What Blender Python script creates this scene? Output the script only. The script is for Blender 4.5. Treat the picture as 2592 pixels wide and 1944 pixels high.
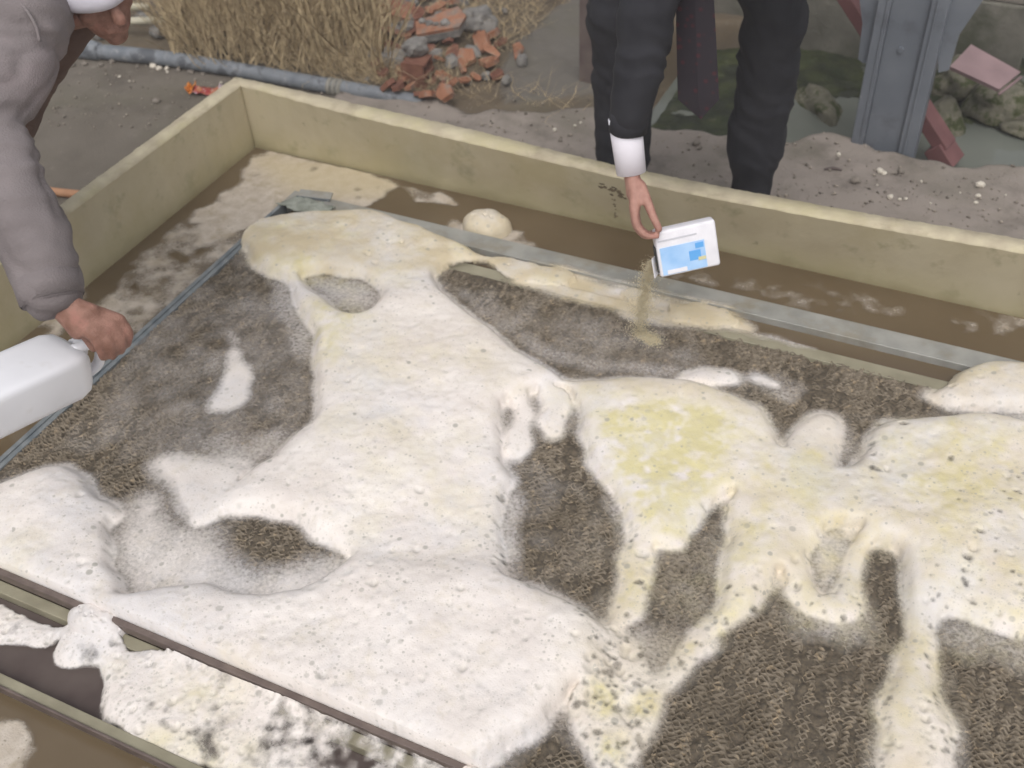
import bpy, bmesh, math, random
import numpy as np
from mathutils import Vector, Matrix, noise as mnoise
rng = np.random.default_rng(7); random.seed(7)
for o in list(bpy.data.objects): bpy.data.objects.remove(o)
scene = bpy.context.scene
COL = scene.collection

# ------------------------------------------------------------------ camera
S = 0.87
FPX = 2735.5; YAW, PITCH, ROLL = -0.4714, 0.7356, -0.0526
CAM = np.array([2.8614, -3.2752, 2.3511]) * S
def _axes():
    f = np.array([math.sin(YAW)*math.cos(PITCH), math.cos(YAW)*math.cos(PITCH), -math.sin(PITCH)])
    r = np.array([math.cos(YAW), -math.sin(YAW), 0.0]); u = np.cross(r, f)
    return r*math.cos(ROLL)+u*math.sin(ROLL), -r*math.sin(ROLL)+u*math.cos(ROLL), f
RT, UP, FW = _axes()
cd = bpy.data.cameras.new('camera'); cam = bpy.data.objects.new('camera', cd); COL.objects.link(cam)
cd.sensor_width = 36; cd.lens = FPX/2592*36; cd.dof.use_dof = True; cd.dof.focus_distance = 2.35; cd.dof.aperture_fstop = 3.4; cd.clip_end = 500; cd.clip_start = 0.05
m = Matrix(((RT[0], UP[0], -FW[0]), (RT[1], UP[1], -FW[1]), (RT[2], UP[2], -FW[2]))).to_4x4()
m.translation = Vector(CAM); cam.matrix_world = m
scene.camera = cam

# ------------------------------------------------------------------ light
w = bpy.data.worlds.new('World'); scene.world = w; w.use_nodes = True
nt = w.node_tree; bg = nt.nodes['Background']
sky = nt.nodes.new('ShaderNodeTexSky'); sky.sky_type = 'NISHITA'; sky.sun_disc = False
SUN_EL, SUN_AZ = math.radians(58), math.radians(160)
sky.sun_elevation = SUN_EL; sky.sun_rotation = SUN_AZ
sky.dust_density = 6; sky.air_density = 1.2
hs = nt.nodes.new('ShaderNodeHueSaturation'); hs.inputs['Saturation'].default_value = 0.22
nt.links.new(sky.outputs[0], hs.inputs['Color']); nt.links.new(hs.outputs[0], bg.inputs[0])
bg.inputs[1].default_value = 0.14
sl = bpy.data.lights.new('sun', 'SUN'); sl.energy = 0.85; sl.angle = math.radians(55); sl.color = (1, 0.97, 0.93)
so = bpy.data.objects.new('sun', sl); COL.objects.link(so)
sd = Vector((math.sin(SUN_AZ)*math.cos(SUN_EL), math.cos(SUN_AZ)*math.cos(SUN_EL), math.sin(SUN_EL)))
so.rotation_euler = sd.to_track_quat('Z', 'Y').to_euler()
vs = scene.view_settings; vs.view_transform = 'Standard'; vs.look = 'None'; vs.gamma = 1; vs.use_curve_mapping = False
vs.exposure = 0.0

# ------------------------------------------------------------------ pixel helpers (photo px 2592x1944 -> world)
def ray(px, py): return RT*((px-1296)/FPX) + UP*(-(py-972)/FPX) + FW
def PZ(px, py, z): d = ray(px, py); return CAM + d*((z-CAM[2])/d[2])
def PY(px, py, y): d = ray(px, py); return CAM + d*((y-CAM[1])/d[1])
def PD(px, py, dep): return CAM + ray(px, py)*dep
def depth(p): return float(np.dot(np.asarray(p)-CAM, FW))
K = 2592/2212.0
def poly_w(pts, z): return np.array([PZ(a*K, b*K, z)[:2] for a, b in pts])

# ------------------------------------------------------------------ mesh helpers
def mesh_np(name, V, F, smooth=True):
    V = np.asarray(V, np.float32); F = np.asarray(F, np.int32)
    me = bpy.data.meshes.new(name); k = F.shape[1]
    me.vertices.add(len(V)); me.vertices.foreach_set('co', V.ravel())
    me.loops.add(F.size); me.loops.foreach_set('vertex_index', F.ravel())
    me.polygons.add(len(F)); me.polygons.foreach_set('loop_start', np.arange(0, F.size, k, dtype=np.int32))
    me.update(calc_edges=True); me.validate()
    if smooth: me.polygons.foreach_set('use_smooth', np.ones(len(me.polygons), bool))
    return me
def link(name, me, mat=None, parent=None):
    o = bpy.data.objects.new(name, me); COL.objects.link(o)
    if mat and me is not None: me.materials.append(mat) if len(me.materials) == 0 else None
    if parent: o.parent = parent
    return o
def tag(o, label=None, cat=None, group=None, kind=None):
    if label: o['label'] = label
    if cat: o['category'] = cat
    if group: o['group'] = group
    if kind: o['kind'] = kind
    return o
def thing(name, label, cat, loc=(0, 0, 0), group=None):
    o = bpy.data.objects.new(name, None); COL.objects.link(o); o.location = loc; o.empty_display_size = .1
    return tag(o, label, cat, group)
def part(name, me, mat, parent):
    o = link(name, me, mat, parent); o.matrix_parent_inverse = Matrix.Translation(-Vector(parent.location)); return o
def bm_mesh(name, bm, smooth=False):
    bmesh.ops.recalc_face_normals(bm, faces=bm.faces)
    me = bpy.data.meshes.new(name); bm.to_mesh(me); bm.free()
    if smooth: me.polygons.foreach_set('use_smooth', np.ones(len(me.polygons), bool))
    return me
def add_box(bm, c, size, rot=None, bevel=0):
    M = Matrix.Translation(Vector(c)) @ (rot.to_4x4() if rot else Matrix()) @ Matrix.Diagonal((*size, 1))
    r = bmesh.ops.create_cube(bm, size=1, matrix=M)
    if bevel:
        es = list({e for v in r['verts'] for e in v.link_edges})
        bmesh.ops.bevel(bm, geom=es, offset=bevel, segments=3, affect='EDGES', profile=.5)
def box_mesh(name, c, size, rot=None, bevel=0, smooth=False):
    bm = bmesh.new(); add_box(bm, c, size, rot, bevel); return bm_mesh(name, bm, smooth)
def frame3(t, side):
    t = t/np.linalg.norm(t); s = side - t*np.dot(side, t)
    if np.linalg.norm(s) < 1e-5: s = np.cross(t, [0.3, .9, .2])
    s /= np.linalg.norm(s); return t, s, np.cross(t, s)
def add_tube(bm, pts, rad, n=16, side=(0.31, 0.95, 0.1), caps=True):
    pts = [np.asarray(p, float) for p in pts]; side = np.asarray(side, float)
    rad = [(r, r) if not isinstance(r, (tuple, list)) else r for r in rad]
    P, R_ = list(pts), list(rad)
    if caps:  # rounded ends
        for end in (0, -1):
            a, b = (pts[0], pts[1]) if end == 0 else (pts[-1], pts[-2])
            d = (a-b)/np.linalg.norm(a-b); r = rad[end]; rm = min(r)
            for f, g in ((.5, .866), (.85, .53)):
                q = a+d*rm*f; rr = (r[0]*g, r[1]*g)
                if end == 0: P.insert(0, q); R_.insert(0, rr)
                else: P.append(q); R_.append(rr)
    rings = []; prev = side
    for i, p in enumerate(P):
        t = P[min(i+1, len(P)-1)]-P[max(i-1, 0)]
        t, s, b = frame3(t, prev); prev = s
        rings.append([bm.verts.new(p+s*R_[i][0]*math.cos(2*math.pi*k/n)+b*R_[i][1]*math.sin(2*math.pi*k/n)) for k in range(n)])
    for A, B in zip(rings, rings[1:]):
        for k in range(n): bm.faces.new((A[k], A[(k+1) % n], B[(k+1) % n], B[k]))
    bm.faces.new(rings[0][::-1]); bm.faces.new(rings[-1])
def tube_mesh(name, pts, rad, n=16, caps=False, side=(0.31, 0.95, 0.1), smooth=True):
    bm = bmesh.new(); add_tube(bm, pts, rad, n, side, caps); return bm_mesh(name, bm, smooth)
def smooth_path(pts, rad, k=6):
    """Catmull-Rom densify."""
    pts = [np.asarray(p, float) for p in pts]; rad = [np.array(r if isinstance(r, (tuple, list)) else (r, r), float) for r in rad]
    P, R_ = [], []
    for i in range(len(pts)-1):
        for (A, out) in ((pts, P), (rad, R_)):
            a, b, c, d = A[max(i-1, 0)], A[i], A[i+1], A[min(i+2, len(A)-1)]
            for j in range(k):
                t = j/k; out.append(.5*((2*b)+(c-a)*t+(2*a-5*b+4*c-d)*t*t+(3*b-a-3*c+d)*t**3))
    P.append(pts[-1]); R_.append(rad[-1])
    return P, [tuple(r) for r in R_]
def remeshed(name, tubes, voxel, disp=None, smooth_it=3):
    bm = bmesh.new()
    for tb in tubes:
        pts, rad = tb[0], tb[1]; kw = tb[2] if len(tb) > 2 else {}
        if len(pts) > 2: pts, rad = smooth_path(pts, rad, 4)
        add_tube(bm, pts, rad, kw.get('n', 16), kw.get('side', (0.31, .95, .1)))
    me = bm_mesh('tmp', bm); o = bpy.data.objects.new('tmp', me); COL.objects.link(o)
    md = o.modifiers.new('r', 'REMESH'); md.mode = 'VOXEL'; md.voxel_size = voxel
    ms = o.modifiers.new('s', 'SMOOTH'); ms.iterations = smooth_it; ms.factor = .5
    dg = bpy.context.evaluated_depsgraph_get(); dg.update()
    out = bpy.data.meshes.new_from_object(o.evaluated_get(dg)); out.name = name
    bpy.data.objects.remove(o); bpy.data.meshes.remove(me)
    if disp:
        n = len(out.vertices); co = np.zeros(n*3, np.float32); no = np.zeros(n*3, np.float32)
        out.vertices.foreach_get('co', co); out.vertices.foreach_get('normal', no)
        co = co.reshape(-1, 3); no = no.reshape(-1, 3)
        dd = np.array([disp(Vector(p)) for p in co.tolist()], np.float32)
        co += no*dd[:, None]; out.vertices.foreach_set('co', co.ravel()); out.update()
    out.polygons.foreach_set('use_smooth', np.ones(len(out.polygons), bool))
    return out

# ------------------------------------------------------------------ materials
def mat(name, c1, c2=None, rough=.7, scale=12, bump=0, bscale=None, metal=0, spec=.5, detail=6, lo=.35, hi=.65, sss=0, coat=0):
    M = bpy.data.materials.new(name); M.use_nodes = True; N = M.node_tree.nodes; L = M.node_tree.links
    b = N['Principled BSDF']; b.inputs['Roughness'].default_value = rough; b.inputs['Metallic'].default_value = metal
    b.inputs['Specular IOR Level'].default_value = spec
    tc = N.new('ShaderNodeTexCoord')
    if c2 is None: b.inputs['Base Color'].default_value = (*c1, 1)
    else:
        n = N.new('ShaderNodeTexNoise'); n.inputs['Scale'].default_value = scale; n.inputs['Detail'].default_value = detail
        L.new(tc.outputs['Object'], n.inputs['Vector'])
        r = N.new('ShaderNodeValToRGB'); r.color_ramp.elements[0].position = lo; r.color_ramp.elements[1].position = hi
        r.color_ramp.elements[0].color = (*c1, 1); r.color_ramp.elements[1].color = (*c2, 1)
        L.new(n.outputs[0], r.inputs[0]); L.new(r.outputs[0], b.inputs['Base Color'])
        M['ramp'] = r.name
    if bump:
        n2 = N.new('ShaderNodeTexNoise'); n2.inputs['Scale'].default_value = bscale or scale*4; n2.inputs['Detail'].default_value = 8
        L.new(tc.outputs['Object'], n2.inputs['Vector'])
        bp = N.new('ShaderNodeBump'); bp.inputs['Strength'].default_value = bump; bp.inputs['Distance'].default_value = .01
        L.new(n2.outputs[0], bp.inputs['Height']); L.new(bp.outputs[0], b.inputs['Normal'])
    if sss:
        b.inputs['Subsurface Weight'].default_value = sss; b.inputs['Subsurface Radius'].default_value = (.02, .015, .01); b.inputs['Subsurface Scale'].default_value = .5
    return M
def overlay(M, c, scale, lo, hi, kind='noise', amt=1.0, stretch=None, ramp_out=None):
    """mix a second procedural colour over what feeds Base Color."""
    N = M.node_tree.nodes; L = M.node_tree.links; b = N['Principled BSDF']
    tc = N.new('ShaderNodeTexCoord'); v = tc.outputs['Object']
    if stretch:
        mp = N.new('ShaderNodeMapping'); mp.inputs['Scale'].default_value = stretch; L.new(v, mp.inputs['Vector']); v = mp.outputs[0]
    if kind == 'noise':
        t = N.new('ShaderNodeTexNoise'); t.inputs['Scale'].default_value = scale; t.inputs['Detail'].default_value = 7; t.inputs['Roughness'].default_value = .65; o = t.outputs[0]
    else:
        t = N.new('ShaderNodeTexVoronoi'); t.inputs['Scale'].default_value = scale; o = t.outputs['Distance']
    L.new(v, t.inputs['Vector'])
    mr = N.new('ShaderNodeMapRange'); mr.inputs['From Min'].default_value = lo; mr.inputs['From Max'].default_value = hi
    mr.inputs['To Max'].default_value = amt; L.new(o, mr.inputs['Value'])
    mx = N.new('ShaderNodeMix'); mx.data_type = 'RGBA'
    L.new(mr.outputs[0], mx.inputs['Factor'])
    src = b.inputs['Base Color']
    if src.is_linked: L.new(src.links[0].from_socket, mx.inputs[6])
    else: mx.inputs[6].default_value = src.default_value
    mx.inputs[7].default_value = (*c, 1); L.new(mx.outputs[2], src)
    return M
def attr_color(M, attr, c, lo=0, hi=1, amt=1):
    N = M.node_tree.nodes; L = M.node_tree.links; b = N['Principled BSDF']
    a = N.new('ShaderNodeAttribute'); a.attribute_name = attr
    mr = N.new('ShaderNodeMapRange'); mr.inputs['From Min'].default_value = lo; mr.inputs['From Max'].default_value = hi; mr.inputs['To Max'].default_value = amt
    L.new(a.outputs['Fac'], mr.inputs['Value'])
    mx = N.new('ShaderNodeMix'); mx.data_type = 'RGBA'; L.new(mr.outputs[0], mx.inputs['Factor'])
    src = b.inputs['Base Color']
    if src.is_linked: L.new(src.links[0].from_socket, mx.inputs[6])
    else: mx.inputs[6].default_value = src.default_value
    mx.inputs[7].default_value = (*c, 1); L.new(mx.outputs[2], src); return M

M_grp = mat('fibreglass', (.455, .395, .27), (.53, .47, .335), .6, 5, .12, 60)
overlay(M_grp, (.22, .20, .11), 9, .56, .72, amt=.7); overlay(M_grp, (.12, .11, .075), 22, .66, .78, amt=.8); overlay(M_grp, (.50, .46, .33), 2.2, .52, .7, amt=.5)
overlay(M_grp, (.40, .34, .19), 2.6, .48, .66, amt=.6)
def tide(M_, z0, z1, c, amt):
    N = M_.node_tree.nodes; L = M_.node_tree.links; b = N['Principled BSDF']; tc = N.new('ShaderNodeTexCoord'); sp_ = N.new('ShaderNodeSeparateXYZ'); L.new(tc.outputs['Object'], sp_.inputs[0])
    n = N.new('ShaderNodeTexNoise'); n.inputs['Scale'].default_value = 7; n.inputs['Detail'].default_value = 7; L.new(tc.outputs['Object'], n.inputs['Vector'])
    m1 = N.new('ShaderNodeMath'); m1.operation = 'MULTIPLY_ADD'; L.new(n.outputs[0], m1.inputs[0]); m1.inputs[1].default_value = .12; L.new(sp_.outputs['Z'], m1.inputs[2])
    mr = N.new('ShaderNodeMapRange'); L.new(m1.outputs[0], mr.inputs['Value']); mr.inputs['From Min'].default_value = z1+.06; mr.inputs['From Max'].default_value = z0+.06; mr.inputs['To Max'].default_value = amt
    mx = N.new('ShaderNodeMix'); mx.data_type = 'RGBA'; L.new(mr.outputs[0], mx.inputs['Factor']); src = b.inputs['Base Color']; L.new(src.links[0].from_socket, mx.inputs[6]); mx.inputs[7].default_value = (*c, 1); L.new(mx.outputs[2], src)
tide(M_grp, -.005, .035, (.22, .17, .10), .75); tide(M_grp, .03, .12, (.40, .36, .20), .5)
M_rim = mat('wall_rim', (.42, .36, .26), (.54, .48, .34), .75, 16, .25, 90); overlay(M_rim, (.30, .25, .17), 7, .56, .7, amt=.8)
overlay(M_rim, (.47, .42, .25), 3, .48, .6, amt=.7)
M_crack = mat('dark_scrape', (.09, .07, .045), (.17, .13, .08), .8, 60)
M_water = mat('murky_water', (.112, .080, .046), (.138, .102, .062), .06, 3, .06, 14, spec=.5)
M_galv = mat('galvanised_steel', (.27, .27, .25), (.36, .355, .33), .42, 14, .05, metal=.15); overlay(M_galv, (.24, .20, .13), 6, .5, .7, amt=.8)
M_flange = mat('silty_flange', (.22, .20, .14), (.31, .285, .205), .5, 10, .1)
M_bluebar = mat('blue_grey_bar', (.13, .15, .165), (.22, .235, .24), .45, 25, .05)
M_rail = mat('purple_brown_rail', (.095, .07, .062), (.15, .115, .10), .5, 20, .05)
M_trough = mat('dark_wet_sheet', (.075, .056, .052), (.105, .082, .074), .6, 9, .05, spec=.2)
M_fill = mat('silted_fill', (.13, .105, .074), (.245, .203, .152), .75, 90, .15, 400); overlay(M_fill, (.10, .078, .052), 5, .45, .65, amt=.75)
overlay(M_fill, (.34, .26, .165), 45, .56, .68, amt=.8)
M_silt = mat('silt', (.055, .044, .031), (.125, .098, .067), .8, 110, .3)
M_conc = mat('concrete', (.17, .15, .128), (.22, .198, .17), .85, 8, .3, 120)
M_dull = mat('dull_stone', (.16, .138, .115), (.24, .21, .18), .9, 3)
M_white = mat('white_plastic', (.72, .72, .755), (.78, .78, .82), .38, 9, .03, 60); overlay(M_white, (.55, .53, .50), 18, .6, .75, amt=.4); M_white2 = mat('white_packet', (.74, .73, .78), (.80, .79, .84), .45, 30, .1, 120)
M_skinA = mat('skin', (.33, .165, .13), (.43, .235, .185), .6, 45, .22, 320); overlay(M_skinA, (.40, .17, .14), 22, .52, .68, amt=.6)
M_skinB = mat('weathered_skin', (.20, .095, .066), (.31, .165, .125), .65, 40, .3, 300); overlay(M_skinB, (.33, .13, .10), 20, .5, .66, amt=.6)
M_coat = mat('mauve_coat', (.165, .142, .143), (.225, .196, .198), .9, 7, .3, 300); overlay(M_coat, (.30, .25, .26), 5, .55, .72, amt=.55)
M_jump = mat('brown_jumper', (.085, .05, .04), (.12, .075, .06), .9, 10, .2, 200)
M_cap = mat('white_cap', (.46, .44, .50), (.58, .56, .62), .85, 12, .1, 200)
M_suit = mat('dark_suit', (.012, .012, .017), (.020, .020, .026), .85, 14, .15, 500)
M_tie = mat('dark_tie', (.022, .017, .025), None, .6); overlay(M_tie, (.062, .016, .024), 42, .34, .18, 'voronoi')
M_cuff = mat('white_cuff', (.78, .75, .82), None, .8)
M_shoe = mat('black_leather', (.02, .018, .017), None, .4)
M_hair = mat('dark_hair', (.02, .015, .012), None, .6)
M_bluesteel = mat('blue_grey_paint', (.135, .15, .175), (.17, .185, .21), .5, 6, .06, 80)
overlay(M_bluesteel, (.45, .45, .45), 13, .085, .05, 'voronoi', .8); overlay(M_bluesteel, (.07, .07, .085), 4, .6, .72, amt=.6)
M_red = mat('red_primer', (.13, .055, .055), (.18, .08, .078), .65, 8, .1)
M_pinkb = mat('faded_pink_board', (.20, .135, .14), (.26, .175, .18), .7, 8, .1)
M_post = mat('brown_steel', (.09, .066, .062), (.15, .118, .105), .7, 12, .15)
M_pipe = mat('blue_grey_pipe', (.13, .145, .165), (.24, .255, .275), .6, 9, .1); overlay(M_pipe, (.05, .055, .065), 9, .5, .58, amt=.8); overlay(M_pipe, (.33, .33, .33), 14, .58, .66, amt=.6)
M_pvc = mat('cream_pvc', (.55, .52, .40), (.62, .58, .46), .5, 10)
M_brick = mat('orange_brick', (.25, .11, .062), (.36, .175, .105), .9, 22, .4, 160); overlay(M_brick, (.19, .165, .145), 14, .5, .62, amt=.8)
M_brickd = mat('red_brick', (.15, .062, .042), (.21, .095, .062), .9, 18, .4, 160)
M_mortar = mat('grey_mortar', (.15, .142, .135), (.24, .228, .212), .95, 25, .5, 120)
M_stone = mat('pale_stone', (.50, .45, .38), (.64, .59, .51), .9, 3)
M_straw = mat('dry_straw', (.20, .145, .08), (.52, .41, .25), .8, 26, lo=.3, hi=.7)
M_moss = mat('mossy_rock', (.10, .095, .068), (.21, .19, .145), .9, 12, .8, 50); overlay(M_moss, (.04, .048, .014), 14, .46, .58)
M_algae = mat('green_algae', (.016, .022, .007), (.042, .05, .016), .7, 9, .6, 60); overlay(M_algae, (.09, .09, .05), 12, .58, .7, amt=.7); overlay(M_algae, (.012, .014, .008), 4, .48, .6, amt=.8)
M_pond = mat('pond_water', (.115, .125, .108), (.15, .16, .14), .1, 2, .02, 20)
M_oldconc = mat('old_concrete', (.10, .095, .078), (.165, .155, .13), .9, 6, .4, 60); overlay(M_oldconc, (.05, .055, .032), 4, .5, .66, amt=.8)
M_wood = mat('orange_wood', (.34, .17, .09), (.42, .23, .13), .7, 20)
M_powder = mat('tan_powder', (.82, .71, .48), (.86, .78, .58), .9, 60)
M_blue = mat('pale_blue_print', (.30, .52, .84), (.42, .62, .90), .4, 20); M_blue2 = mat('blue_print', (.12, .38, .78), None, .4); M_yel = mat('yellow_print', (.65, .6, .35), None, .4)
M_dark = mat('dark_void', (.03, .03, .03), None, .8)

# ------------------------------------------------------------------ field helpers
def blur(a, s):
    H, W_ = a.shape; p = int(3*s)+1
    b = np.pad(a, p, mode='edge'); fy = np.fft.fftfreq(b.shape[0])[:, None]; fx = np.fft.rfftfreq(b.shape[1])[None]
    g = np.exp(-2*(math.pi*s)**2*(fx*fx+fy*fy))
    return np.fft.irfft2(np.fft.rfft2(b)*g, b.shape)[p:-p, p:-p]
def nz(shape, s):
    n = blur(rng.standard_normal(shape), s); return n/(n.std()+1e-9)
def inpoly(X, Y, P):
    r = np.zeros(X.shape, bool); j = len(P)-1
    for i in range(len(P)):
        xi, yi, xj, yj = P[i][0], P[i][1], P[j][0], P[j][1]
        if yi != yj:
            c = ((yi > Y) != (yj > Y)) & (X < (xj-xi)*(Y-yi)/(yj-yi)+xi); r ^= c
        j = i
    return r
def grid_faces(keep, ban=None, full=False):
    H, W_ = keep.shape; idx = np.arange(H*W_).reshape(H, W_)
    q = keep[:-1, :-1] | keep[1:, :-1] | keep[:-1, 1:] | keep[1:, 1:]
    if full: q = keep[:-1, :-1] & keep[1:, :-1] & keep[:-1, 1:] & keep[1:, 1:]
    if ban is not None: q &= ~(ban[:-1, :-1] | ban[1:, :-1] | ban[:-1, 1:] | ban[1:, 1:])
    F = np.stack([idx[:-1, :-1][q], idx[:-1, 1:][q], idx[1:, 1:][q], idx[1:, :-1][q]], 1)
    u, inv = np.unique(F, return_inverse=True); return u, inv.reshape(F.shape)
def set_attr(me, name, v):
    a = me.attributes.new(name, 'FLOAT', 'POINT'); a.data.foreach_set('value', np.asarray(v, np.float32))

# ================================================================== GROUND
GZ = -0.05
def G(px, py): return PZ(px, py, GZ)
def gpoly(pts): return np.array([G(a, b)[:2] for a, b in pts])
xs = np.concatenate([np.linspace(-60, -2.6, 14)[:-1], np.arange(-2.6, 3.4, .014), np.linspace(3.4, 60, 14)])
ys = np.concatenate([np.linspace(-60, -3.2, 14)[:-1], np.arange(-3.2, 0, .06), np.arange(0, 2.6, .014), np.linspace(2.6, 60, 14)])
GX, GY = np.meshgrid(xs, ys)
sh = GX.shape
fine = (GX > -2.6) & (GX < 3.4) & (GY > 0) & (GY < 2.6)
wx = nz(sh, 3)*.012+nz(sh, 9)*.02; wy = nz(sh, 3)*.012+nz(sh, 9)*.02
WX, WY = GX+wx*fine, GY+wy*fine
ledge = inpoly(WX, WY, gpoly([(860, 235), (1000, 240), (1106, 262), (1208, 283), (1306, 287), (1400, 300), (1509, 288), (1600, 310), (1640, 322), (1790, 335), (1900, 350), (2000, 365), (2130, 358), (2190, 380), (2330, 402), (2440, 432), (2470, 416), (2592, 428), (3000, 480), (3000, 1100), (600, 700)])).astype(float)
pond = inpoly(WX, WY, gpoly([(1640, 60), (1640, 325), (1790, 335), (1900, 350), (2000, 365), (2130, 358), (2190, 380), (2330, 402), (2440, 432), (2470, 416), (2592, 428), (3100, 500), (3600, 100), (3300, -60), (2700, -40), (2150, 60)])).astype(float)
slab = inpoly(GX+wx*.3*fine, GY+wy*.3*fine, gpoly([(1285, 262), (1265, 205), (1300, 150), (1350, 95), (1400, 45), (1440, 15), (1470, -60), (1640, -60), (1640, 240), (1480, 250), (1380, 262)])).astype(float)
leftf = ((GX < .1) & (GY < .60+.12*(GX+1.2)) | (GY < .35)).astype(float)
heapc = PZ(1100, 90, 0)
heap = np.exp(-((GX-heapc[0])/.30)**2-((GY-heapc[1]-.12)/.36)**2)
gz = np.full(sh, GZ)
gz += blur(ledge, .7)*.022*fine + blur(slab, 1)*.03*fine + heap*.13*fine
gz += fine*(nz(sh, 1)*.0012 + (1-leftf)*(nz(sh, 2.2)*.003+nz(sh, 7)*.004)*(1-slab*.7))
gz -= blur(pond, .8)*.32*fine
lip = np.clip(blur(ledge, 3)*4*(1-blur(ledge, 3)), 0, 1)*ledge; gz += lip*.012*fine*(nz(sh, 3)*.6+.6)
inside = (GX > -.05) & (GX < 4.2) & (GY > -3.05) & (GY < .02)
gz[inside] = -.25
V = np.stack([GX, GY, gz], -1).reshape(-1, 3); u, F = grid_faces(np.ones(sh, bool))
me = mesh_np('ground', V[u], F)
set_attr(me, 'ledge', (ledge*fine).ravel()[u]); set_attr(me, 'slab', slab.ravel()[u]*fine.ravel()[u])
dirt = np.clip((1-ledge)*(1-leftf)*(1-slab), 0, 1); dirt[~fine] = 1; dirt[(GX < 0) & (GX > -2.6) & (GY > -3.2) & (GY < .4)] = 0; dirt[(GX < -2.5) & (GY < .5)] = 0; set_attr(me, 'dirt', blur(dirt, 1.2).ravel()[u])
M_ground = mat('ground', (.115, .098, .078), (.148, .128, .105), .85, 4, .3, 140)
attr_color(M_ground, 'dirt', (.115, .088, .058)); attr_color(M_ground, 'slab', (.125, .112, .096)); attr_color(M_ground, 'ledge', (.25, .215, .188))
overlay(M_ground, (.085, .072, .058), 5, .52, .70, amt=.6); overlay(M_ground, (.26, .23, .20), 16, .62, .75, amt=.5); overlay(M_ground, (.11, .10, .07), 2.2, .5, .66, amt=.5)
ground = link('ground', me, M_ground); tag(ground, kind='structure')
def ground_z(x, y):
    i = int(np.clip(np.searchsorted(xs, x), 1, len(xs)-1)); j = int(np.clip(np.searchsorted(ys, y), 1, len(ys)-1))
    return float(gz[j, i])
def hit(px, py):
    d = ray(px, py); t = 1.5
    while t < 9:
        p = CAM+d*t
        if p[2] <= ground_z(p[0], p[1]): return p
        t += .004
    return G(px, py)

# pond water and algae
me = mesh_np('pond_water', [(1.2, .55, -.17), (9, .55, -.17), (9, 6, -.17), (1.2, 6, -.17)], [(0, 1, 2, 3)])
tag(link('pond_water', me, M_pond), kind='structure')
ax = np.arange(1.25, 3.6, .016); ay = np.arange(.6, 2.4, .016); AX, AY = np.meshgrid(ax, ay)
apolys = [[(1640, 60), (1640, 335), (1720, 345), (1860, 345), (1960, 240), (1990, 235), (2040, 255), (2110, 240), (2190, 245), (2200, 130), (2200, 60)], [(2330, 150), (2330, 330), (2420, 330), (2490, 290), (2600, 330), (2650, 300), (2650, 150)]]
am = np.zeros(AX.shape)
for p in apolys: am = np.maximum(am, inpoly(AX+nz(AX.shape, 3)*.02, AY+nz(AX.shape, 3)*.02, np.array([PZ(a, b, -.165)[:2] for a, b in p])).astype(float))
az = -.172+blur(am, 2)*.012+(nz(AX.shape, 1)*.004+nz(AX.shape, 4)*.005)*am
u, F = grid_faces(am > .5); me = mesh_np('algae', np.stack([AX, AY, az], -1).reshape(-1, 3)[u], F)
tag(link('algae', me, M_algae), 'dark green algae mat floating on the pond water', None, None, 'stuff')

# ================================================================== BASIN
basin = thing('basin', 'shallow yellowish fibreglass basin with low walls holding brown water', 'basin', (2.0, -1.5, -.05))
tin = [(-.0, 0), (.43, -.043), (.98, -.071), (1.48, -.093), (1.66, -.104), (2.2, -.084), (2.67, -.055), (3.4, -.02), (4.12, 0)]
tout = [(-.06, .045), (.386, .030), (.94, .009), (1.41, -.033), (1.545, -.029), (1.636, -.034), (2.19, -.023), (2.66, .01), (3.4, .04), (4.18, .06)]
def wall_loft(name, path_in_top, path_out_top, inner_bot, outer_bot, n=340):
    """path functions of s in 0..1 giving xy; builds side faces and separate rim"""
    V, F = [], []
    for i in range(n+1):
        s = i/n; ti = path_in_top(s); to = path_out_top(s); ib = inner_bot(s); ob = outer_bot(s)
        j1 = .0025*mnoise.noise(Vector((s*90, 1, 2))); j2 = .003*mnoise.noise(Vector((s*120, 5, 2)))
        zt = .26+.0025*mnoise.noise(Vector((s*60, 9, 1)))-.004*max(0, mnoise.noise(Vector((s*170, 3, 1)))-.25)
        j2 += .004*mnoise.noise(Vector((s*260, 8, 2)))
        mid = .5*(np.array(ti)+np.array(ib))
        V += [(*ib, -.22), (*ib, 0.0), (mid[0]+j1, mid[1]+j1, .13), (ti[0], ti[1]+j1, zt-.008), (ti[0]*.94+to[0]*.06, ti[1]*.94+to[1]*.06, zt),
              (to[0]*.9+ti[0]*.1+j2*.4, to[1]*.9+ti[1]*.1+j2, zt+.001), (to[0]+j2*.4, to[1]+j2, zt-.008), (*ob, -.22)]
    V = np.array(V); m_ = 8; side, rim = [], []
    for i in range(n):
        for k in range(m_-1):
            f = (i*m_+k, (i+1)*m_+k, (i+1)*m_+k+1, i*m_+k+1)
            (rim if k in (3, 4, 5) else side).append(f)
    for e in (0, n):
        side += [(e*m_, e*m_+1, e*m_+6, e*m_+7), (e*m_+1, e*m_+2, e*m_+5, e*m_+6), (e*m_+2, e*m_+3, e*m_+4, e*m_+5)]
    def sub(fs): u, inv = np.unique(np.array(fs), return_inverse=True); return V[u], inv.reshape(-1, 4)
    a = part(name, mesh_np(name, *sub(side), smooth=False), M_grp, basin)
    r = link('rim', mesh_np('rim', *sub(rim), smooth=False), M_rim, a)
    bm = bmesh.new(); bm.from_mesh(a.data); bmesh.ops.recalc_face_normals(bm, faces=bm.faces); bm.to_mesh(a.data); bm.free()
    return a
def lerp_path(pts):
    X = [p[0] for p in pts]; Y = [p[1] for p in pts]
    return X, Y
ix, iy = lerp_path(tin); ox_, oy_ = lerp_path(tout)
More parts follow.
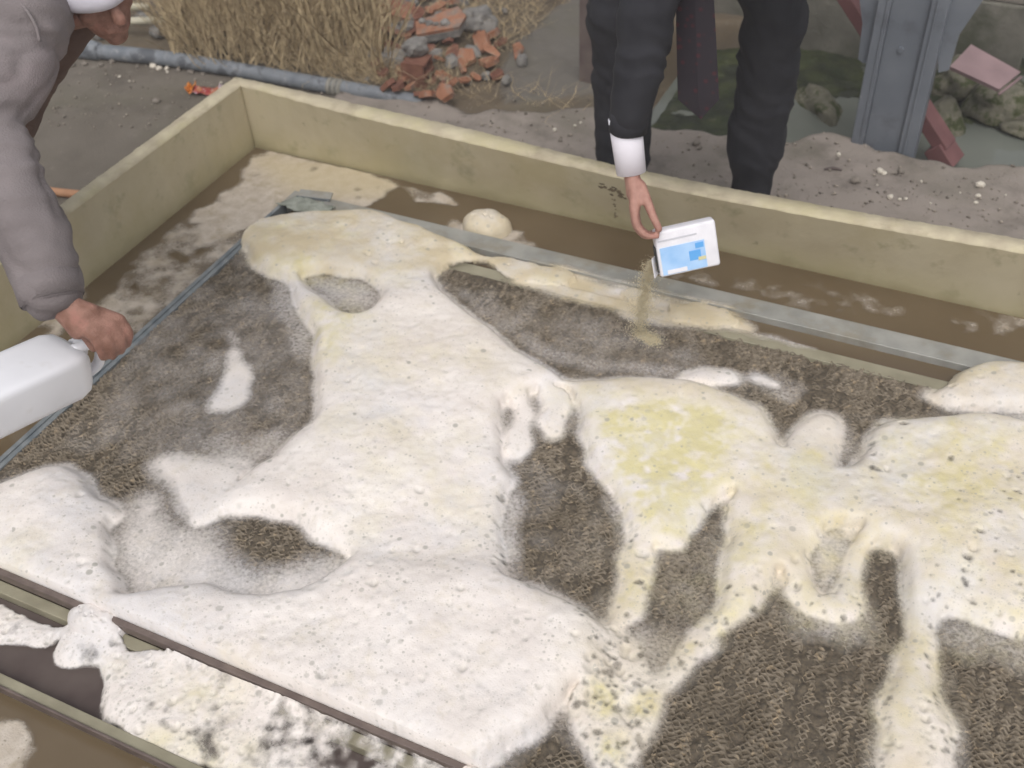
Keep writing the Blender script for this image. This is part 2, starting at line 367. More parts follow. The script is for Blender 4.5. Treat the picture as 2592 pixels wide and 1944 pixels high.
def cub(x, X, Y):
    v = 0; ws = 0
    for d in np.linspace(-.12, .12, 7): v += np.interp(x+d, X, Y)
    return v/7
bw = wall_loft('back_wall', lambda s: (4.12*s, cub(4.12*s, ix, iy)), lambda s: (-.06+4.24*s, cub(-.06+4.24*s, ox_, oy_)), lambda s: (4.12*s, .0), lambda s: (-.06+4.24*s, .065))
wall_loft('left_wall', lambda s: (-.002, -3.0*s-.001), lambda s: (-.06, .04-3.1*s), lambda s: (0.0, -3.0*s-.001), lambda s: (-.062, .045-3.1*s))
wall_loft('front_wall', lambda s: (4.12*s, -3.0), lambda s: (-.06+4.24*s, -3.06), lambda s: (4.12*s, -3.0), lambda s: (-.06+4.24*s, -3.06), 20)
wall_loft('right_wall', lambda s: (4.12, -3.0*s), lambda s: (4.18, .06-3.12*s), lambda s: (4.12, -3.0*s), lambda s: (4.18, .06-3.12*s), 20)
part('floor', mesh_np('floor', [(-.03, .03, -.2), (4.15, .03, -.2), (4.15, -3.03, -.2), (-.03, -3.03, -.2)], [(0, 1, 2, 3)]), M_grp, basin)
# scrape marks on the back wall (real dark mineral crust, a few mm thick)
def on_backwall(px, py):
    lo, hi = -.15, .05
    for _ in range(30):
        y = .5*(lo+hi); p = PY(px, py, y); f = np.clip(p[2]/.26, 0, 1); yw = cub(p[0], ix, iy)*f
        if y > yw: hi = y
        else: lo = y
    return PY(px, py, .5*(lo+hi))+np.array([0, -.0015, 0])
sc_me = []
for k in range(40):
    if k < 27:
        t = random.random(); px, py = np.interp(t, [0, .35, .6, 1], [1522, 1550, 1566, 1584]), np.interp(t, [0, .35, .6, 1], [467, 476, 487, 502]); px += random.gauss(0, 3); py += random.gauss(0, 2.5); wz = random.uniform(3, 7)
    elif k < 42: t = random.random(); px, py = 1553+8*t+random.gauss(0, 4), 490+62*t; wz = random.uniform(2, 4)
    else: px, py = 1700+random.gauss(0, 4), 557+random.gauss(0, 3); wz = random.uniform(2, 4)
    bm = bmesh.new(); bmesh.ops.create_icosphere(bm, subdivisions=1, radius=1)
    p = on_backwall(px, py); r = wz/900
    for v in bm.verts: v.co = Vector(p)+Vector((v.co.x*r*random.uniform(.8, 1.8), v.co.y*.0012, v.co.z*r*random.uniform(.6, 1.1)))
    link('crust_spot', bm_mesh('crust_spot', bm), M_crack, bw)
# water
wgx = np.linspace(0, 4.12, 90); wgy = np.linspace(-3.0, 0, 70); XX, YY = np.meshgrid(wgx, wgy)
u, F = grid_faces(np.ones(XX.shape, bool)); me = mesh_np('basin_water', np.stack([XX, YY, np.zeros_like(XX)], -1).reshape(-1, 3)[u], F)
tag(link('basin_water', me, M_water), kind='structure')

# ================================================================== STEEL FRAME + FILL
PADZ = .045; XL, XR = .375, 3.75; YB, YF = -.46, -1.94
fr = thing('steel_tray', 'rectangular galvanised steel tray holding the brown fill inside the basin', 'tray', (2.0, -1.2, -.2))
def bar(name, x0, x1, y0, y1, z0, z1, M_, bev=.002):
    return part(name, box_mesh(name, ((x0+x1)/2, (y0+y1)/2, (z0+z1)/2), (x1-x0, y1-y0, z1-z0), None, bev), M_, fr)
bar('channel_rail', .36, XR, -.335, -.26, .036, .046, M_galv); bar('channel_web', .36, XR, -.3345, -.329, -.2, .0355, M_galv)
bar('channel_lip', .36, XR, -.3385, -.3355, .02, .049, M_galv)
bar('inner_flange', .40, XR, -.459, -.413, .03, .040, M_flange); bar('flange_web', .40, XR, -.4625, -.4595, -.2, .045, M_flange)
bar('side_rail', .362, .376, -2.19, -.3395, -.2, .050, M_bluebar); bar('side_lip', .3765, .392, -2.15, -.463, .02, .046, M_bluebar)
bar('gap_water', .40, XR, -.412, -.336, -.2, .026, M_water)
bar('front_rail', .40, XR, -1.957, -1.942, .03, .056, M_rail); bar('front_web', .40, XR, -1.985, -1.957, -.2, .028, M_flange)
bar('trough_floor', .40, XR, -2.153, -1.9855, -.2, -.004+.008, M_trough)
bar('outer_rail', .362, XR, -2.178, -2.154, -.2, .040, M_flange); bar('outer_rail_lip', .362, XR, -2.185, -2.1785, .02, .046, M_rail)
bar('end_rail', XR, XR+.02, -2.19, -.26, -.2, .048, M_bluebar)
fill = thing('fill_block', 'silted brown corrugated fill block with honeycomb top inside the steel frame', 'fill block', (2.0, -1.2, -.2))
# corrugated sheets on edge, honeycombed
sp = .0088; ysheet = np.arange(YB-.003, YF+.003, -sp); xq = np.arange(.393, 3.42, .0036); ns, nx = len(ysheet), len(xq)
lowx = nz((ns, nx), 4); jit = nz((ns, nx), 1.4); jit2 = nz((ns, nx), 1.2); jz = nz((ns, nx), 1.3); lz = nz((ns, nx), 10)
ph = (np.arange(ns) % 2)[:, None]*math.pi + lowx*1.9 + rng.standard_normal((ns, 1))*.6
yc = ysheet[:, None] + .0036*np.sin(xq[None]*2*math.pi/.0185+ph) + jit*.0019
xc = np.broadcast_to(xq[None], yc.shape) + jit2*.0013
zt = PADZ - .004 + np.clip(jz*.0046+lz*.0018, -.010, .0055)
th = .0018+.0012*np.clip(jit2+.4, -.6, 2)
ring = np.stack([np.stack([xc, yc-th*1.3, zt-.014], -1), np.stack([xc, yc-th*.7, zt-.0012], -1), np.stack([xc, yc+th*.7, zt], -1), np.stack([xc, yc+th*1.3, zt-.014], -1)], 2)
V = ring.reshape(-1, 3); base = (np.arange(ns)[:, None]*nx+np.arange(nx-1)[None])*4
F = np.concatenate([np.stack([base+k, base+4+k, base+4+k+1, base+k+1], -1).reshape(-1, 4) for k in range(3)])
o = part('fill_sheets', mesh_np('fill_sheets', V, F), M_fill, fill); o['kind'] = 'stuff'
sx = np.arange(.39, 3.5, .0052); sy = np.arange(YF, YB, .0052); XX, YY = np.meshgrid(sx, sy)
sz = PADZ-.0098+nz(XX.shape, 1.1)*.0026+nz(XX.shape, 6)*.0018; u, F = grid_faces(np.ones(XX.shape, bool))
part('silt_bed', mesh_np('silt_bed', np.stack([XX, YY, np.minimum(sz, PADZ-.002)], -1).reshape(-1, 3)[u], F), M_silt, fill)

# ================================================================== FOAM ON THE FILL
M_foam = mat('foam', (.735, .672, .632), (.81, .757, .722), .5, 7, 0, spec=.35)
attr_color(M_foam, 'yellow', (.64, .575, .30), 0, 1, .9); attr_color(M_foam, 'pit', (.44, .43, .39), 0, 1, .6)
attr_color(M_foam, 'tan', (.56, .47, .315), 0, 1, .95)
overlay(M_foam, (.66, .645, .665), 3.2, .5, .66, amt=.6); overlay(M_foam, (.60, .53, .40), 16, .54, .74, amt=.4); overlay(M_foam, (.55, .49, .41), 55, .54, .72, amt=.4)
def bubbles_col(M_, scale, rmax, thr, amt, c):
    """round translucent bubble windows: Voronoi cells, only some of them, each with its own radius"""
    N = M_.node_tree.nodes; L = M_.node_tree.links; b = N['Principled BSDF']; tc = N.new('ShaderNodeTexCoord')
    def mth(op, a_, b_):
        x = N.new('ShaderNodeMath'); x.operation = op
        for i, v_ in enumerate((a_, b_)):
            if isinstance(v_, (int, float)): x.inputs[i].default_value = v_
            else: L.new(v_, x.inputs[i])
        return x.outputs[0]
    v = N.new('ShaderNodeTexVoronoi'); v.inputs['Scale'].default_value = scale; L.new(tc.outputs['Object'], v.inputs['Vector'])
    sp_ = N.new('ShaderNodeSeparateColor'); L.new(v.outputs['Color'], sp_.inputs[0])
    n = N.new('ShaderNodeTexNoise'); n.inputs['Scale'].default_value = 6; n.inputs['Detail'].default_value = 2; L.new(tc.outputs['Object'], n.inputs['Vector'])
    la = N.new('ShaderNodeAttribute'); la.attribute_name = 'lace'
    on = mth('GREATER_THAN', mth('ADD', sp_.outputs[0], mth('MULTIPLY', mth('SUBTRACT', n.outputs[0], .5), 1.6)), mth('SUBTRACT', thr, mth('MULTIPLY', la.outputs['Fac'], .45)))
    rad = mth('MULTIPLY', mth('ADD', mth('MULTIPLY', sp_.outputs[1], .75), .25), rmax)
    mr = N.new('ShaderNodeMapRange'); L.new(mth('DIVIDE', v.outputs['Distance'], rad), mr.inputs['Value']); mr.inputs['From Min'].default_value = 1.0; mr.inputs['From Max'].default_value = .6; mr.inputs['To Max'].default_value = amt
    fac = mth('MULTIPLY', mth('MULTIPLY', mr.outputs[0], on), mth('ADD', mth('MULTIPLY', sp_.outputs[2], .7), .3))
    mx = N.new('ShaderNodeMix'); mx.data_type = 'RGBA'; L.new(fac, mx.inputs['Factor']); src = b.inputs['Base Color']; L.new(src.links[0].from_socket, mx.inputs[6]); mx.inputs[7].default_value = (*c, 1); L.new(mx.outputs[2], src)
bubbles_col(M_foam, 34, .34, .72, .75, (.34, .325, .285)); bubbles_col(M_foam, 75, .38, .60, .65, (.38, .36, .32)); bubbles_col(M_foam, 150, .42, .45, .5, (.45, .42, .37))
def foam_bump(M_):
    N = M_.node_tree.nodes; L = M_.node_tree.links; b = N['Principled BSDF']; tc = N.new('ShaderNodeTexCoord')
    v = N.new('ShaderNodeTexVoronoi'); v.inputs['Scale'].default_value = 230; L.new(tc.outputs['Object'], v.inputs['Vector'])
    n = N.new('ShaderNodeTexNoise'); n.inputs['Scale'].default_value = 60; n.inputs['Detail'].default_value = 6; L.new(tc.outputs['Object'], n.inputs['Vector'])
    a = N.new('ShaderNodeMath'); a.operation = 'MULTIPLY_ADD'; L.new(v.outputs['Distance'], a.inputs[0]); a.inputs[1].default_value = -.5; L.new(n.outputs[0], a.inputs[2])
    bp = N.new('ShaderNodeBump'); bp.inputs['Strength'].default_value = .25; bp.inputs['Distance'].default_value = .003
    L.new(a.outputs[0], bp.inputs['Height']); L.new(bp.outputs[0], b.inputs['Normal'])
    b.inputs['Subsurface Weight'].default_value = 0; b.inputs['Subsurface Radius'].default_value = (.025, .022, .018); b.inputs['Subsurface Scale'].default_value = .8
foam_bump(M_foam)
def film_alpha(M_):
    N = M_.node_tree.nodes; L = M_.node_tree.links; b = N['Principled BSDF']; tc = N.new('ShaderNodeTexCoord')
    n = N.new('ShaderNodeTexNoise'); n.inputs['Scale'].default_value = 110; n.inputs['Detail'].default_value = 4; n.inputs['Roughness'].default_value = .6; L.new(tc.outputs['Object'], n.inputs['Vector'])
    at = N.new('ShaderNodeAttribute'); at.attribute_name = 'alpha'
    def mth(op, a, b_):
        x = N.new('ShaderNodeMath'); x.operation = op
        for i, v in enumerate((a, b_)):
            if isinstance(v, (int, float)): x.inputs[i].default_value = v
            else: L.new(v, x.inputs[i])
        return x.outputs[0]
    al = at.outputs['Fac']; nn = mth('SUBTRACT', n.outputs[0], .5); sp_ = mth('MULTIPLY', mth('MULTIPLY', al, mth('SUBTRACT', 1.0, al)), 4.0)
    r = mth('ADD', al, mth('MULTIPLY', nn, sp_)); x = N.new('ShaderNodeClamp'); L.new(r, x.inputs[0]); x.inputs['Max'].default_value = 1.0; L.new(x.outputs[0], b.inputs['Alpha'])
film_alpha(M_foam)
dx = .0036
fx = np.arange(.36, 3.3, dx); fy = np.arange(-2.157, -.215, dx); X, Y = np.meshgrid(fx, fy); shp = X.shape
WXf = X+nz(shp, 12)*.008+nz(shp, 5)*.0045+nz(shp, 2)*.0022; WYf = Y+nz(shp, 12)*.008+nz(shp, 5)*.0045+nz(shp, 2)*.0022
def rast(pts, z=.06): return inpoly(WXf, WYf, poly_w(pts, z)).astype(np.float32)
H1 = [(650, 595), (700, 582), (780, 592), (830, 615), (836, 640), (800, 672), (768, 690), (742, 678), (708, 648), (672, 615)]
THICK = [ # (polygon in display px, height)
 ([(545, 490), (580, 470), (640, 460), (720, 448), (790, 450), (850, 468), (920, 490), (980, 515), (1060, 550), (1000, 562), (945, 583), (935, 600), (965, 630), (1020, 670), (1060, 705), (1120, 755), (1180, 790), (1215, 825), (1150, 825), (1105, 845), (1080, 880), (1075, 915), (1083, 960), (1090, 995), (1112, 1040), (1092, 1062), (1085, 1110), (1092, 1160), (1100, 1190), (1095, 1225), (1060, 1260), (900, 1240), (780, 1210), (700, 1165), (655, 1128), (640, 1105), (560, 1103), (480, 1112), (470, 1100), (510, 1060), (560, 1000), (620, 950), (680, 915), (690, 890), (684, 850), (690, 800), (680, 750), (665, 700), (640, 650), (615, 610), (570, 590), (545, 555), (530, 520)], .050),
 ([(250, 1300), (330, 1275), (450, 1270), (560, 1290), (650, 1270), (760, 1212), (900, 1225), (1060, 1240), (1150, 1265), (1210, 1290), (1260, 1315), (1293, 1345), (1305, 1400), (1300, 1450), (1275, 1475), (1225, 1505), (1202, 1530), (1185, 1565), (1150, 1590), (1105, 1600), (1095, 1630), (1062, 1655), (1045, 1720), (900, 1660), (680, 1570), (420, 1456), (260, 1390), (150, 1350)], .070),
 ([(-200, 1090), (0, 1045), (60, 1018), (130, 1003), (180, 1030), (225, 1080), (265, 1095), (275, 1110), (235, 1130), (245, 1190), (262, 1260), (250, 1390), (150, 1360), (60, 1320), (0, 1290), (-200, 1190)], .050),
 ([(350, 985), (420, 985), (480, 1000), (530, 1010), (505, 1060), (470, 1110), (430, 1135), (400, 1130), (390, 1080), (372, 1040)], .018),
 ([(1195, 815), (1320, 812), (1420, 808), (1500, 828), (1570, 848), (1640, 868), (1655, 905), (1668, 945), (1692, 978), (1640, 1010), (1590, 1045), (1555, 1075), (1530, 1115), (1497, 1152), (1470, 1177), (1415, 1180), (1380, 1140), (1345, 1100), (1335, 1070), (1300, 1040), (1275, 1000), (1260, 950), (1255, 900), (1240, 860), (1222, 838)], .042),
 ([(1590, 1045), (1625, 990), (1690, 965), (1720, 905), (1760, 880), (1803, 890), (1812, 930), (1800, 1010), (1795, 1080), (1772, 1130), (1752, 1190), (1720, 1228), (1682, 1235), (1660, 1262), (1620, 1312), (1572, 1347), (1530, 1362), (1513, 1335), (1550, 1290), (1560, 1230), (1574, 1160), (1580, 1090)], .038),
 ([(1780, 1020), (1850, 1010), (1868, 975), (1872, 945), (1910, 915), (1990, 902), (2080, 900), (2150, 905), (2212, 915), (2500, 950), (2600, 1250), (2420, 1420), (2300, 1390), (2212, 1345), (2120, 1295), (2080, 1272), (2000, 1300), (1970, 1300), (1950, 1240), (1926, 1180), (1882, 1176), (1850, 1135), (1800, 1125), (1770, 1120)], .055),
 ([(1690, 1210), (1730, 1190), (1752, 1210), (1752, 1265), (1775, 1292), (1810, 1285), (1825, 1235), (1838, 1170), (1850, 1130), (1880, 1170), (1870, 1230), (1868, 1290), (1850, 1328), (1790, 1332), (1740, 1318), (1705, 1285)], .026),
 ([(1945, 1220), (1985, 1285), (2022, 1310), (2015, 1380), (2010, 1420), (2020, 1480), (2027, 1520), (2050, 1570), (2062, 1680), (1905, 1680), (1908, 1600), (1917, 1560), (1905, 1500), (1930, 1440), (1952, 1370), (1960, 1300)], .032),
 ([(1990, 855), (2040, 825), (2090, 792), (2150, 780), (2212, 785), (2400, 800), (2400, 900), (2212, 882), (2150, 890), (2050, 875)], .045),
 ([(1460, 802), (1520, 786), (1580, 796), (1602, 815), (1590, 826), (1520, 822), (1470, 815)], .016),
 ([(1610, 800), (1650, 800), (1690, 828), (1670, 832), (1640, 815)], .008),
 ([(1050, 548), (1110, 552), (1170, 566), (1215, 580), (1240, 596), (1200, 606), (1150, 598), (1090, 590)], .013),
 ([(1330, 618), (1380, 615), (1420, 634), (1395, 650), (1350, 645)], .007),
 ([(1440, 650), (1500, 645), (1560, 658), (1600, 690), (1570, 702), (1520, 700), (1490, 684), (1450, 680)], .012),
 ([(1095, 840), (1130, 832), (1152, 880), (1137, 920), (1130, 975), (1108, 985), (1092, 960), (1108, 920), (1118, 880)], .014),
 ([(1150, 815), (1210, 835), (1226, 862), (1212, 910), (1202, 950), (1182, 947), (1165, 905), (1188, 880), (1165, 850)], .016),
]
LACY = [
 ([(1345, 1100), (1400, 1120), (1422, 1190), (1402, 1260), (1388, 1320), (1340, 1342), (1310, 1362), (1335, 1290), (1328, 1210), (1352, 1160)], .014, .5),
 ([(1255, 1480), (1300, 1460), (1335, 1500), (1352, 1555), (1420, 1490), (1445, 1540), (1405, 1565), (1355, 1625), (1392, 1680), (1300, 1660), (1250, 1585), (1228, 1525)], .012, .65),
 ([(1500, 1345), (1545, 1345), (1562, 1380), (1505, 1420), (1455, 1480), (1400, 1525), (1378, 1500), (1430, 1440), (1470, 1390)], .010, .7),
 ([(1290, 1360), (1340, 1340), (1380, 1400), (1400, 1480), (1340, 1500), (1300, 1460)], .010, .7),
 ([(1960, 1180), (2100, 1170), (2212, 1190), (2400, 1230), (2350, 1420), (2212, 1370), (2120, 1330), (2010, 1320)], .030, .45),
]
THIN = [ # soft films: polygon, level(0..1), softness m
 ([(300, 700), (560, 560), (680, 620), (700, 900), (500, 1020), (250, 1010), (150, 960)], .21, .05), ([(100, 960), (350, 760), (420, 900), (300, 1010), (60, 1010)], .15, .05), ([(1080, 860), (1330, 1080), (1330, 1300), (1100, 1240)], .14, .03), ([(940, 590), (1500, 690), (1660, 820), (1300, 810), (1100, 740)], .17, .03), ([(1440, 1100), (1580, 1050), (1560, 1300), (1480, 1420), (1400, 1300)], .2, .02),
 ([(470, 620), (640, 620), (690, 860), (560, 990), (330, 1000), (420, 850)], .24, .04), ([(545, 560), (660, 600), (690, 760), (640, 800), (580, 640)], .42, .02), (H1, .58, .02),
 ([(500, 735), (530, 755), (546, 800), (545, 842), (520, 870), (470, 886), (430, 890), (452, 858), (482, 820), (492, 780)], 1.0, .014),
 ([(480, 690), (520, 720), (510, 760), (490, 740)], .6, .015),
 ([(290, 1000), (350, 975), (480, 985), (560, 980), (520, 1060), (400, 1140), (360, 1060)], .95, .02),
 ([(420, 930), (700, 900), (560, 1010), (420, 1010)], .5, .03),
 ([(250, 1080), (330, 1060), (400, 1140), (470, 1110), (480, 1180), (560, 1230), (720, 1180), (800, 1230), (700, 1310), (400, 1310), (250, 1320)], .74, .03),
 ([(270, 1110), (320, 1080), (345, 1100), (300, 1140)], .8, .01),
 ([(950, 600), (1060, 690), (1180, 775), (1320, 800), (1480, 810), (1480, 780), (1300, 770), (1160, 720), (1020, 630)], .42, .025),
 ([(1150, 560), (1280, 588), (1400, 618), (1560, 655), (1640, 690), (1640, 715), (1400, 690), (1250, 640), (1100, 600)], 1.0, .014), ([(1600, 690), (1760, 730), (1760, 745), (1600, 715)], .5, .012),
 ([(1750, 1130), (1830, 1100), (1850, 1160), (1820, 1280), (1760, 1290)], .72, .015),
 ([(1690, 1290), (1880, 1300), (1880, 1370), (1740, 1370)], .62, .03), ([(1800, 1020), (1870, 960), (1880, 1180), (1790, 1150)], .9, .015),
 ([(1380, 1350), (1480, 1340), (1540, 1380), (1480, 1480), (1380, 1560), (1280, 1560), (1280, 1360)], .56, .03),
 ([(1090, 1050), (1130, 1060), (1120, 1240), (1180, 1290), (1080, 1260)], .7, .02),
 ([(1290, 1050), (1350, 1080), (1420, 1190), (1350, 1260), (1320, 1120)], .6, .02),
 ([(1620, 800), (1700, 790), (1760, 840), (1680, 870)], .36, .02), ([(1690, 960), (1800, 880), (1870, 960), (1800, 1010)], .5, .03),
 ([(2000, 870), (2300, 880), (2300, 920), (2150, 915)], .62, .02), ([(2000, 1320), (2212, 1340), (2400, 1400), (2300, 1460), (2050, 1400)], .52, .03),
 ([(1880, 1560), (2080, 1560), (2090, 1680), (1870, 1680)], .55, .02), ([(0, 1120), (300, 1100), (300, 1240), (100, 1220)], .55, .04),
]
YEL = [([(530, 440), (1080, 450), (1060, 600), (900, 600), (620, 620), (530, 560)], .5, .03), ([(660, 640), (760, 650), (800, 700), (720, 800), (670, 760)], .5, .03), ([(800, 480), (960, 520), (900, 640), (820, 600)], .35, .03),
 ([(1300, 900), (1420, 885), (1560, 890), (1595, 940), (1570, 1030), (1500, 1150), (1440, 1180), (1370, 1120), (1310, 1020)], 1.0, .045), ([(1400, 900), (1560, 920), (1540, 1040), (1440, 1150), (1380, 1080)], .9, .03), ([(1620, 1000), (1690, 1000), (1660, 1150), (1590, 1250)], .7, .03), ([(2080, 1000), (2200, 1020), (2190, 1130), (2060, 1120)], .5, .05), ([(1760, 1010), (1800, 990), (1790, 1100), (1720, 1160)], .8, .02),
 ([(1700, 990), (1790, 980), (1800, 1060), (1760, 1120), (1700, 1090)], .9, .02), ([(1880, 950), (1970, 930), (1990, 1010), (1900, 1040)], .75, .02), ([(1950, 1080), (2020, 1080), (2020, 1190), (1950, 1200)], .5, .03),
 ([(1600, 1060), (1700, 1040), (1700, 1200), (1560, 1300), (1530, 1340), (1570, 1160)], .5, .025), ([(1270, 1480), (1330, 1480), (1330, 1540), (1280, 1540)], .9, .012), ([(1370, 1490), (1430, 1490), (1430, 1550), (1370, 1540)], .9, .012), ([(1290, 1570), (1340, 1570), (1340, 1640), (1290, 1620)], .8, .012),
 ([(1340, 1210), (1400, 1210), (1380, 1310), (1330, 1310)], .7, .015), ([(1490, 1370), (1530, 1370), (1520, 1420), (1480, 1420)], .8, .012), ([(2050, 785), (2300, 780), (2300, 830), (2050, 830)], .6, .02),
 ([(1060, 540), (1600, 660), (1600, 720), (1060, 610)], .4, .02), ([(1200, 800), (1650, 850), (1700, 1000), (2212, 880), (2400, 900), (2400, 1400), (1900, 1659), (1300, 1300)], .36, .06), ([(1880, 920), (2120, 910), (2250, 1000), (2200, 1180), (1990, 1180), (1900, 1060)], .62, .06), ([(1930, 1240), (2020, 1300), (2000, 1480), (1940, 1520)], .6, .03), ([(680, 900), (1080, 860), (1080, 1200), (760, 1200)], .12, .05), ([(700, 700), (1100, 750), (1080, 860), (700, 850)], .16, .05),
 ([(350, 1440), (520, 1460), (500, 1540), (380, 1530)], .4, .03), ([(180, 1390), (300, 1400), (260, 1440), (160, 1430)], .4, .02), ([(330, 1560), (560, 1600), (500, 1659), (330, 1640)], .35, .03), ([(0, 1160), (120, 1200), (60, 1290), (0, 1240)], .25, .03), ([(1930, 1370), (2010, 1400), (2000, 1560), (1940, 1560)], .4, .02)]
TAN = [([(530, 440), (700, 430), (1080, 480), (1080, 580), (940, 600), (820, 600), (640, 590), (540, 570)], .8, .03), ([(1040, 530), (1640, 670), (1640, 730), (1040, 620)], .85, .02), ([(1990, 770), (2400, 770), (2400, 900), (1990, 890)], .7, .02), ([(1200, 800), (1660, 860), (1660, 900), (1230, 840)], .45, .03), ([(1700, 880), (2400, 890), (2400, 1350), (1900, 1300), (1560, 1350), (1580, 1050)], .32, .05), ([(1230, 1100), (1560, 1330), (1450, 1659), (1230, 1600)], .35, .04), ([(1890, 1250), (2080, 1250), (2080, 1700), (1890, 1700)], .4, .03), ([(680, 640), (960, 620), (1180, 790), (1080, 860), (700, 820)], .12, .05)]
TROUGH = [([(150, 1335), (190, 1322), (240, 1330), (270, 1370), (300, 1400), (420, 1418), (480, 1450), (600, 1500), (700, 1545), (830, 1590), (960, 1645), (1000, 1720), (450, 1720), (330, 1610), (250, 1555), (215, 1490), (220, 1450), (150, 1440), (120, 1400)], .036), ([(-60, 1290), (40, 1310), (120, 1330), (150, 1345), (110, 1390), (60, 1385), (-60, 1380)], .012)]
trough = Y < -1.958
base = np.where(trough, .006, PADZ)
thick = np.zeros(shp); hmap = np.zeros(shp)
for p, h in THICK:
    mk = rast(p) * (~trough); thick = np.maximum(thick, mk); hmap = np.maximum(hmap, mk*h)
isl = rast(H1); thick *= 1-isl; hmap *= 1-isl
for p, h in TROUGH:
    mk = rast(p, .02)*trough; thick = np.maximum(thick, mk); hmap = np.maximum(hmap, mk*h)
lacy = np.zeros(shp)
for p, h, d in LACY:
    mk = rast(p)*(~trough); lacy = np.maximum(lacy, mk*d); thick = np.maximum(thick, mk); hmap = np.maximum(hmap, mk*h)
for p, d in (([(2000, 1300), (2035, 1400), (2045, 1500), (2070, 1570), (2060, 1680), (1990, 1680), (1985, 1500), (1990, 1400)], .55), ([(1890, 1400), (1935, 1400), (1940, 1560), (1930, 1680), (1890, 1680)], .45), ([(1680, 1235), (1880, 1240), (1880, 1350), (1700, 1340)], .4), ([(1060, 1040), (1115, 1030), (1120, 1260), (1060, 1260)], .5), ([(1190, 1280), (1320, 1340), (1320, 1480), (1240, 1500), (1280, 1400)], .4), ([(1850, 920), (1990, 900), (1900, 1060), (1830, 1050)], .3), ([(2050, 1010), (2212, 1030), (2400, 1080), (2400, 1300), (2050, 1250)], .35), ([(1500, 1260), (1680, 1240), (1600, 1340), (1510, 1370)], .4)):
    lacy = np.maximum(lacy, rast(p)*d*thick*(~trough))
def gb(a, s_m): return blur(a, s_m/dx)
wgt = gb(thick, .03)+1e-4; hs_ = gb(hmap, .03)/wgt           # local height without edge falloff
sst = lambda v: v*v*(3-2*v)
e = sst(np.clip((gb(thick, .018)-.45)*1.9, 0, 1)); e2 = sst(np.clip((gb(thick, .05)-.35)*1.6, 0, 1))
prof = .45*e+.55*e2
lump = nz(shp, .07/dx)*.0065+nz(shp, .025/dx)*.0013+nz(shp, .010/dx)*.0007+nz(shp, .005/dx)*.0005
th_z = .78*hs_*prof + lump*np.clip(hs_/.05, .15, 1.1)*prof
th_z = np.where(gb(thick, .005) > .5, np.maximum(th_z, 0)+.0045, -1)
film = np.zeros(shp)
for p, t, s_ in THIN: film = np.maximum(film, gb(rast(p), s_)*t)
film_own = film.copy(); halo = gb(thick, .016); film = np.maximum(film, np.clip(halo*1.75, 0, 1.05)*(~trough)); film = np.maximum(film, gb(thick, .045)*.46*(~trough))
Z = th_z.copy()
# bubbles: spherical dimples, through-holes in the lacy parts
pit = np.zeros(shp); Hh, Ww = shp
dens = (thick > .5)*.20 + lacy*2.2 + trough*(thick > .5)*1.0 + (halo > .15)*(halo < .75)*.6*(~trough)
bigm = np.clip((-1.2-Y)/.6, 0, 1)*(X > .6)
dens = dens*(.5+1.2*bigm); cdf = np.cumsum(dens.ravel()); N_B = 4400
pick = np.searchsorted(cdf, rng.random(N_B)*cdf[-1]); sub = np.zeros(shp); rimf = np.zeros(shp); hole = np.zeros(shp, bool)
for q in pick:
    j, i = divmod(int(q), Ww); r = min(.0024+rng.exponential(.0024), .0115); lc = lacy[j, i]
    if lc > .2: r *= 1.1
    n = int(r*1.35/dx)+1; j0, j1, i0, i1 = max(j-n, 0), min(j+n+1, Hh), max(i-n, 0), min(i+n+1, Ww)
    ox, oy = rng.uniform(-.5, .5, 2)*dx; asp = rng.uniform(.8, 1.25)
    d = np.sqrt(((X[j0:j1, i0:i1]-X[j, i]-ox)*asp)**2+((Y[j0:j1, i0:i1]-Y[j, i]-oy)/asp)**2)/r
    k = np.clip(1-d*d, 0, 1); rim_ = np.exp(-((d-1.05)/.22)**2)
    deep = (1.0+.5*lc if rng.random() < .28+lc*.5 else .25)
    sl_ = np.s_[j0:j1, i0:i1]
    sub[sl_] = np.maximum(sub[sl_], k*r*deep*.8); rimf[sl_] = np.maximum(rimf[sl_], rim_*r*.03)
    if lc > .3 and r > .0045 and rng.random() < .4: hole[sl_] |= d < .75
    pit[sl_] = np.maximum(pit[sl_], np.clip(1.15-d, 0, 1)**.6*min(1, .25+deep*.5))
Z = np.where(Z > -.5, np.maximum(Z+rimf-sub, .0040), -1); holes_ = gb(hole.astype(float), .0022)
yel = np.zeros(shp)
for p, t, s_ in YEL: yel = np.maximum(yel, gb(rast(p), s_)*t)
yel = np.clip(yel*(1+.30*nz(shp, .012/dx)+.22*nz(shp, .005/dx))+.08*nz(shp, .03/dx)*(yel > .05), 0, 1)
spill = np.zeros(shp, bool)
cut = (Y < -1.9435) & (Y > -1.9585) & ~spill
over = (Y < -1.9435) & (Y > -1.9585) & spill; base = np.where(over, .0575, base); Z = np.where(over, .004, Z)
tan_ = np.zeros(shp)
for p, t, s_ in TAN: tan_ = np.maximum(tan_, gb(rast(p), s_)*t)
tan_ = np.clip(tan_*(1+.3*nz(shp, .02/dx)), 0, 1)
ea = np.clip((gb(thick, .0075)-.46)*2.4, 0, 1); ea = np.where(trough, np.clip(ea*1.6, 0, 1), ea)*(1-.6*holes_)
lace = np.clip(lacy*1.3+.45*trough+.5*np.clip(1-abs(gb(thick, .03)-.55)*4, 0, 1)+.35*bigm, 0, 1.2)
ea[over] = .95
ea = np.where(trough, ea*np.clip(1.22+.22*nz(shp, .03/dx)+.25*nz(shp, .008/dx)-.9*np.clip((X-1.35)/.25, 0, 1), 0, 1), ea)
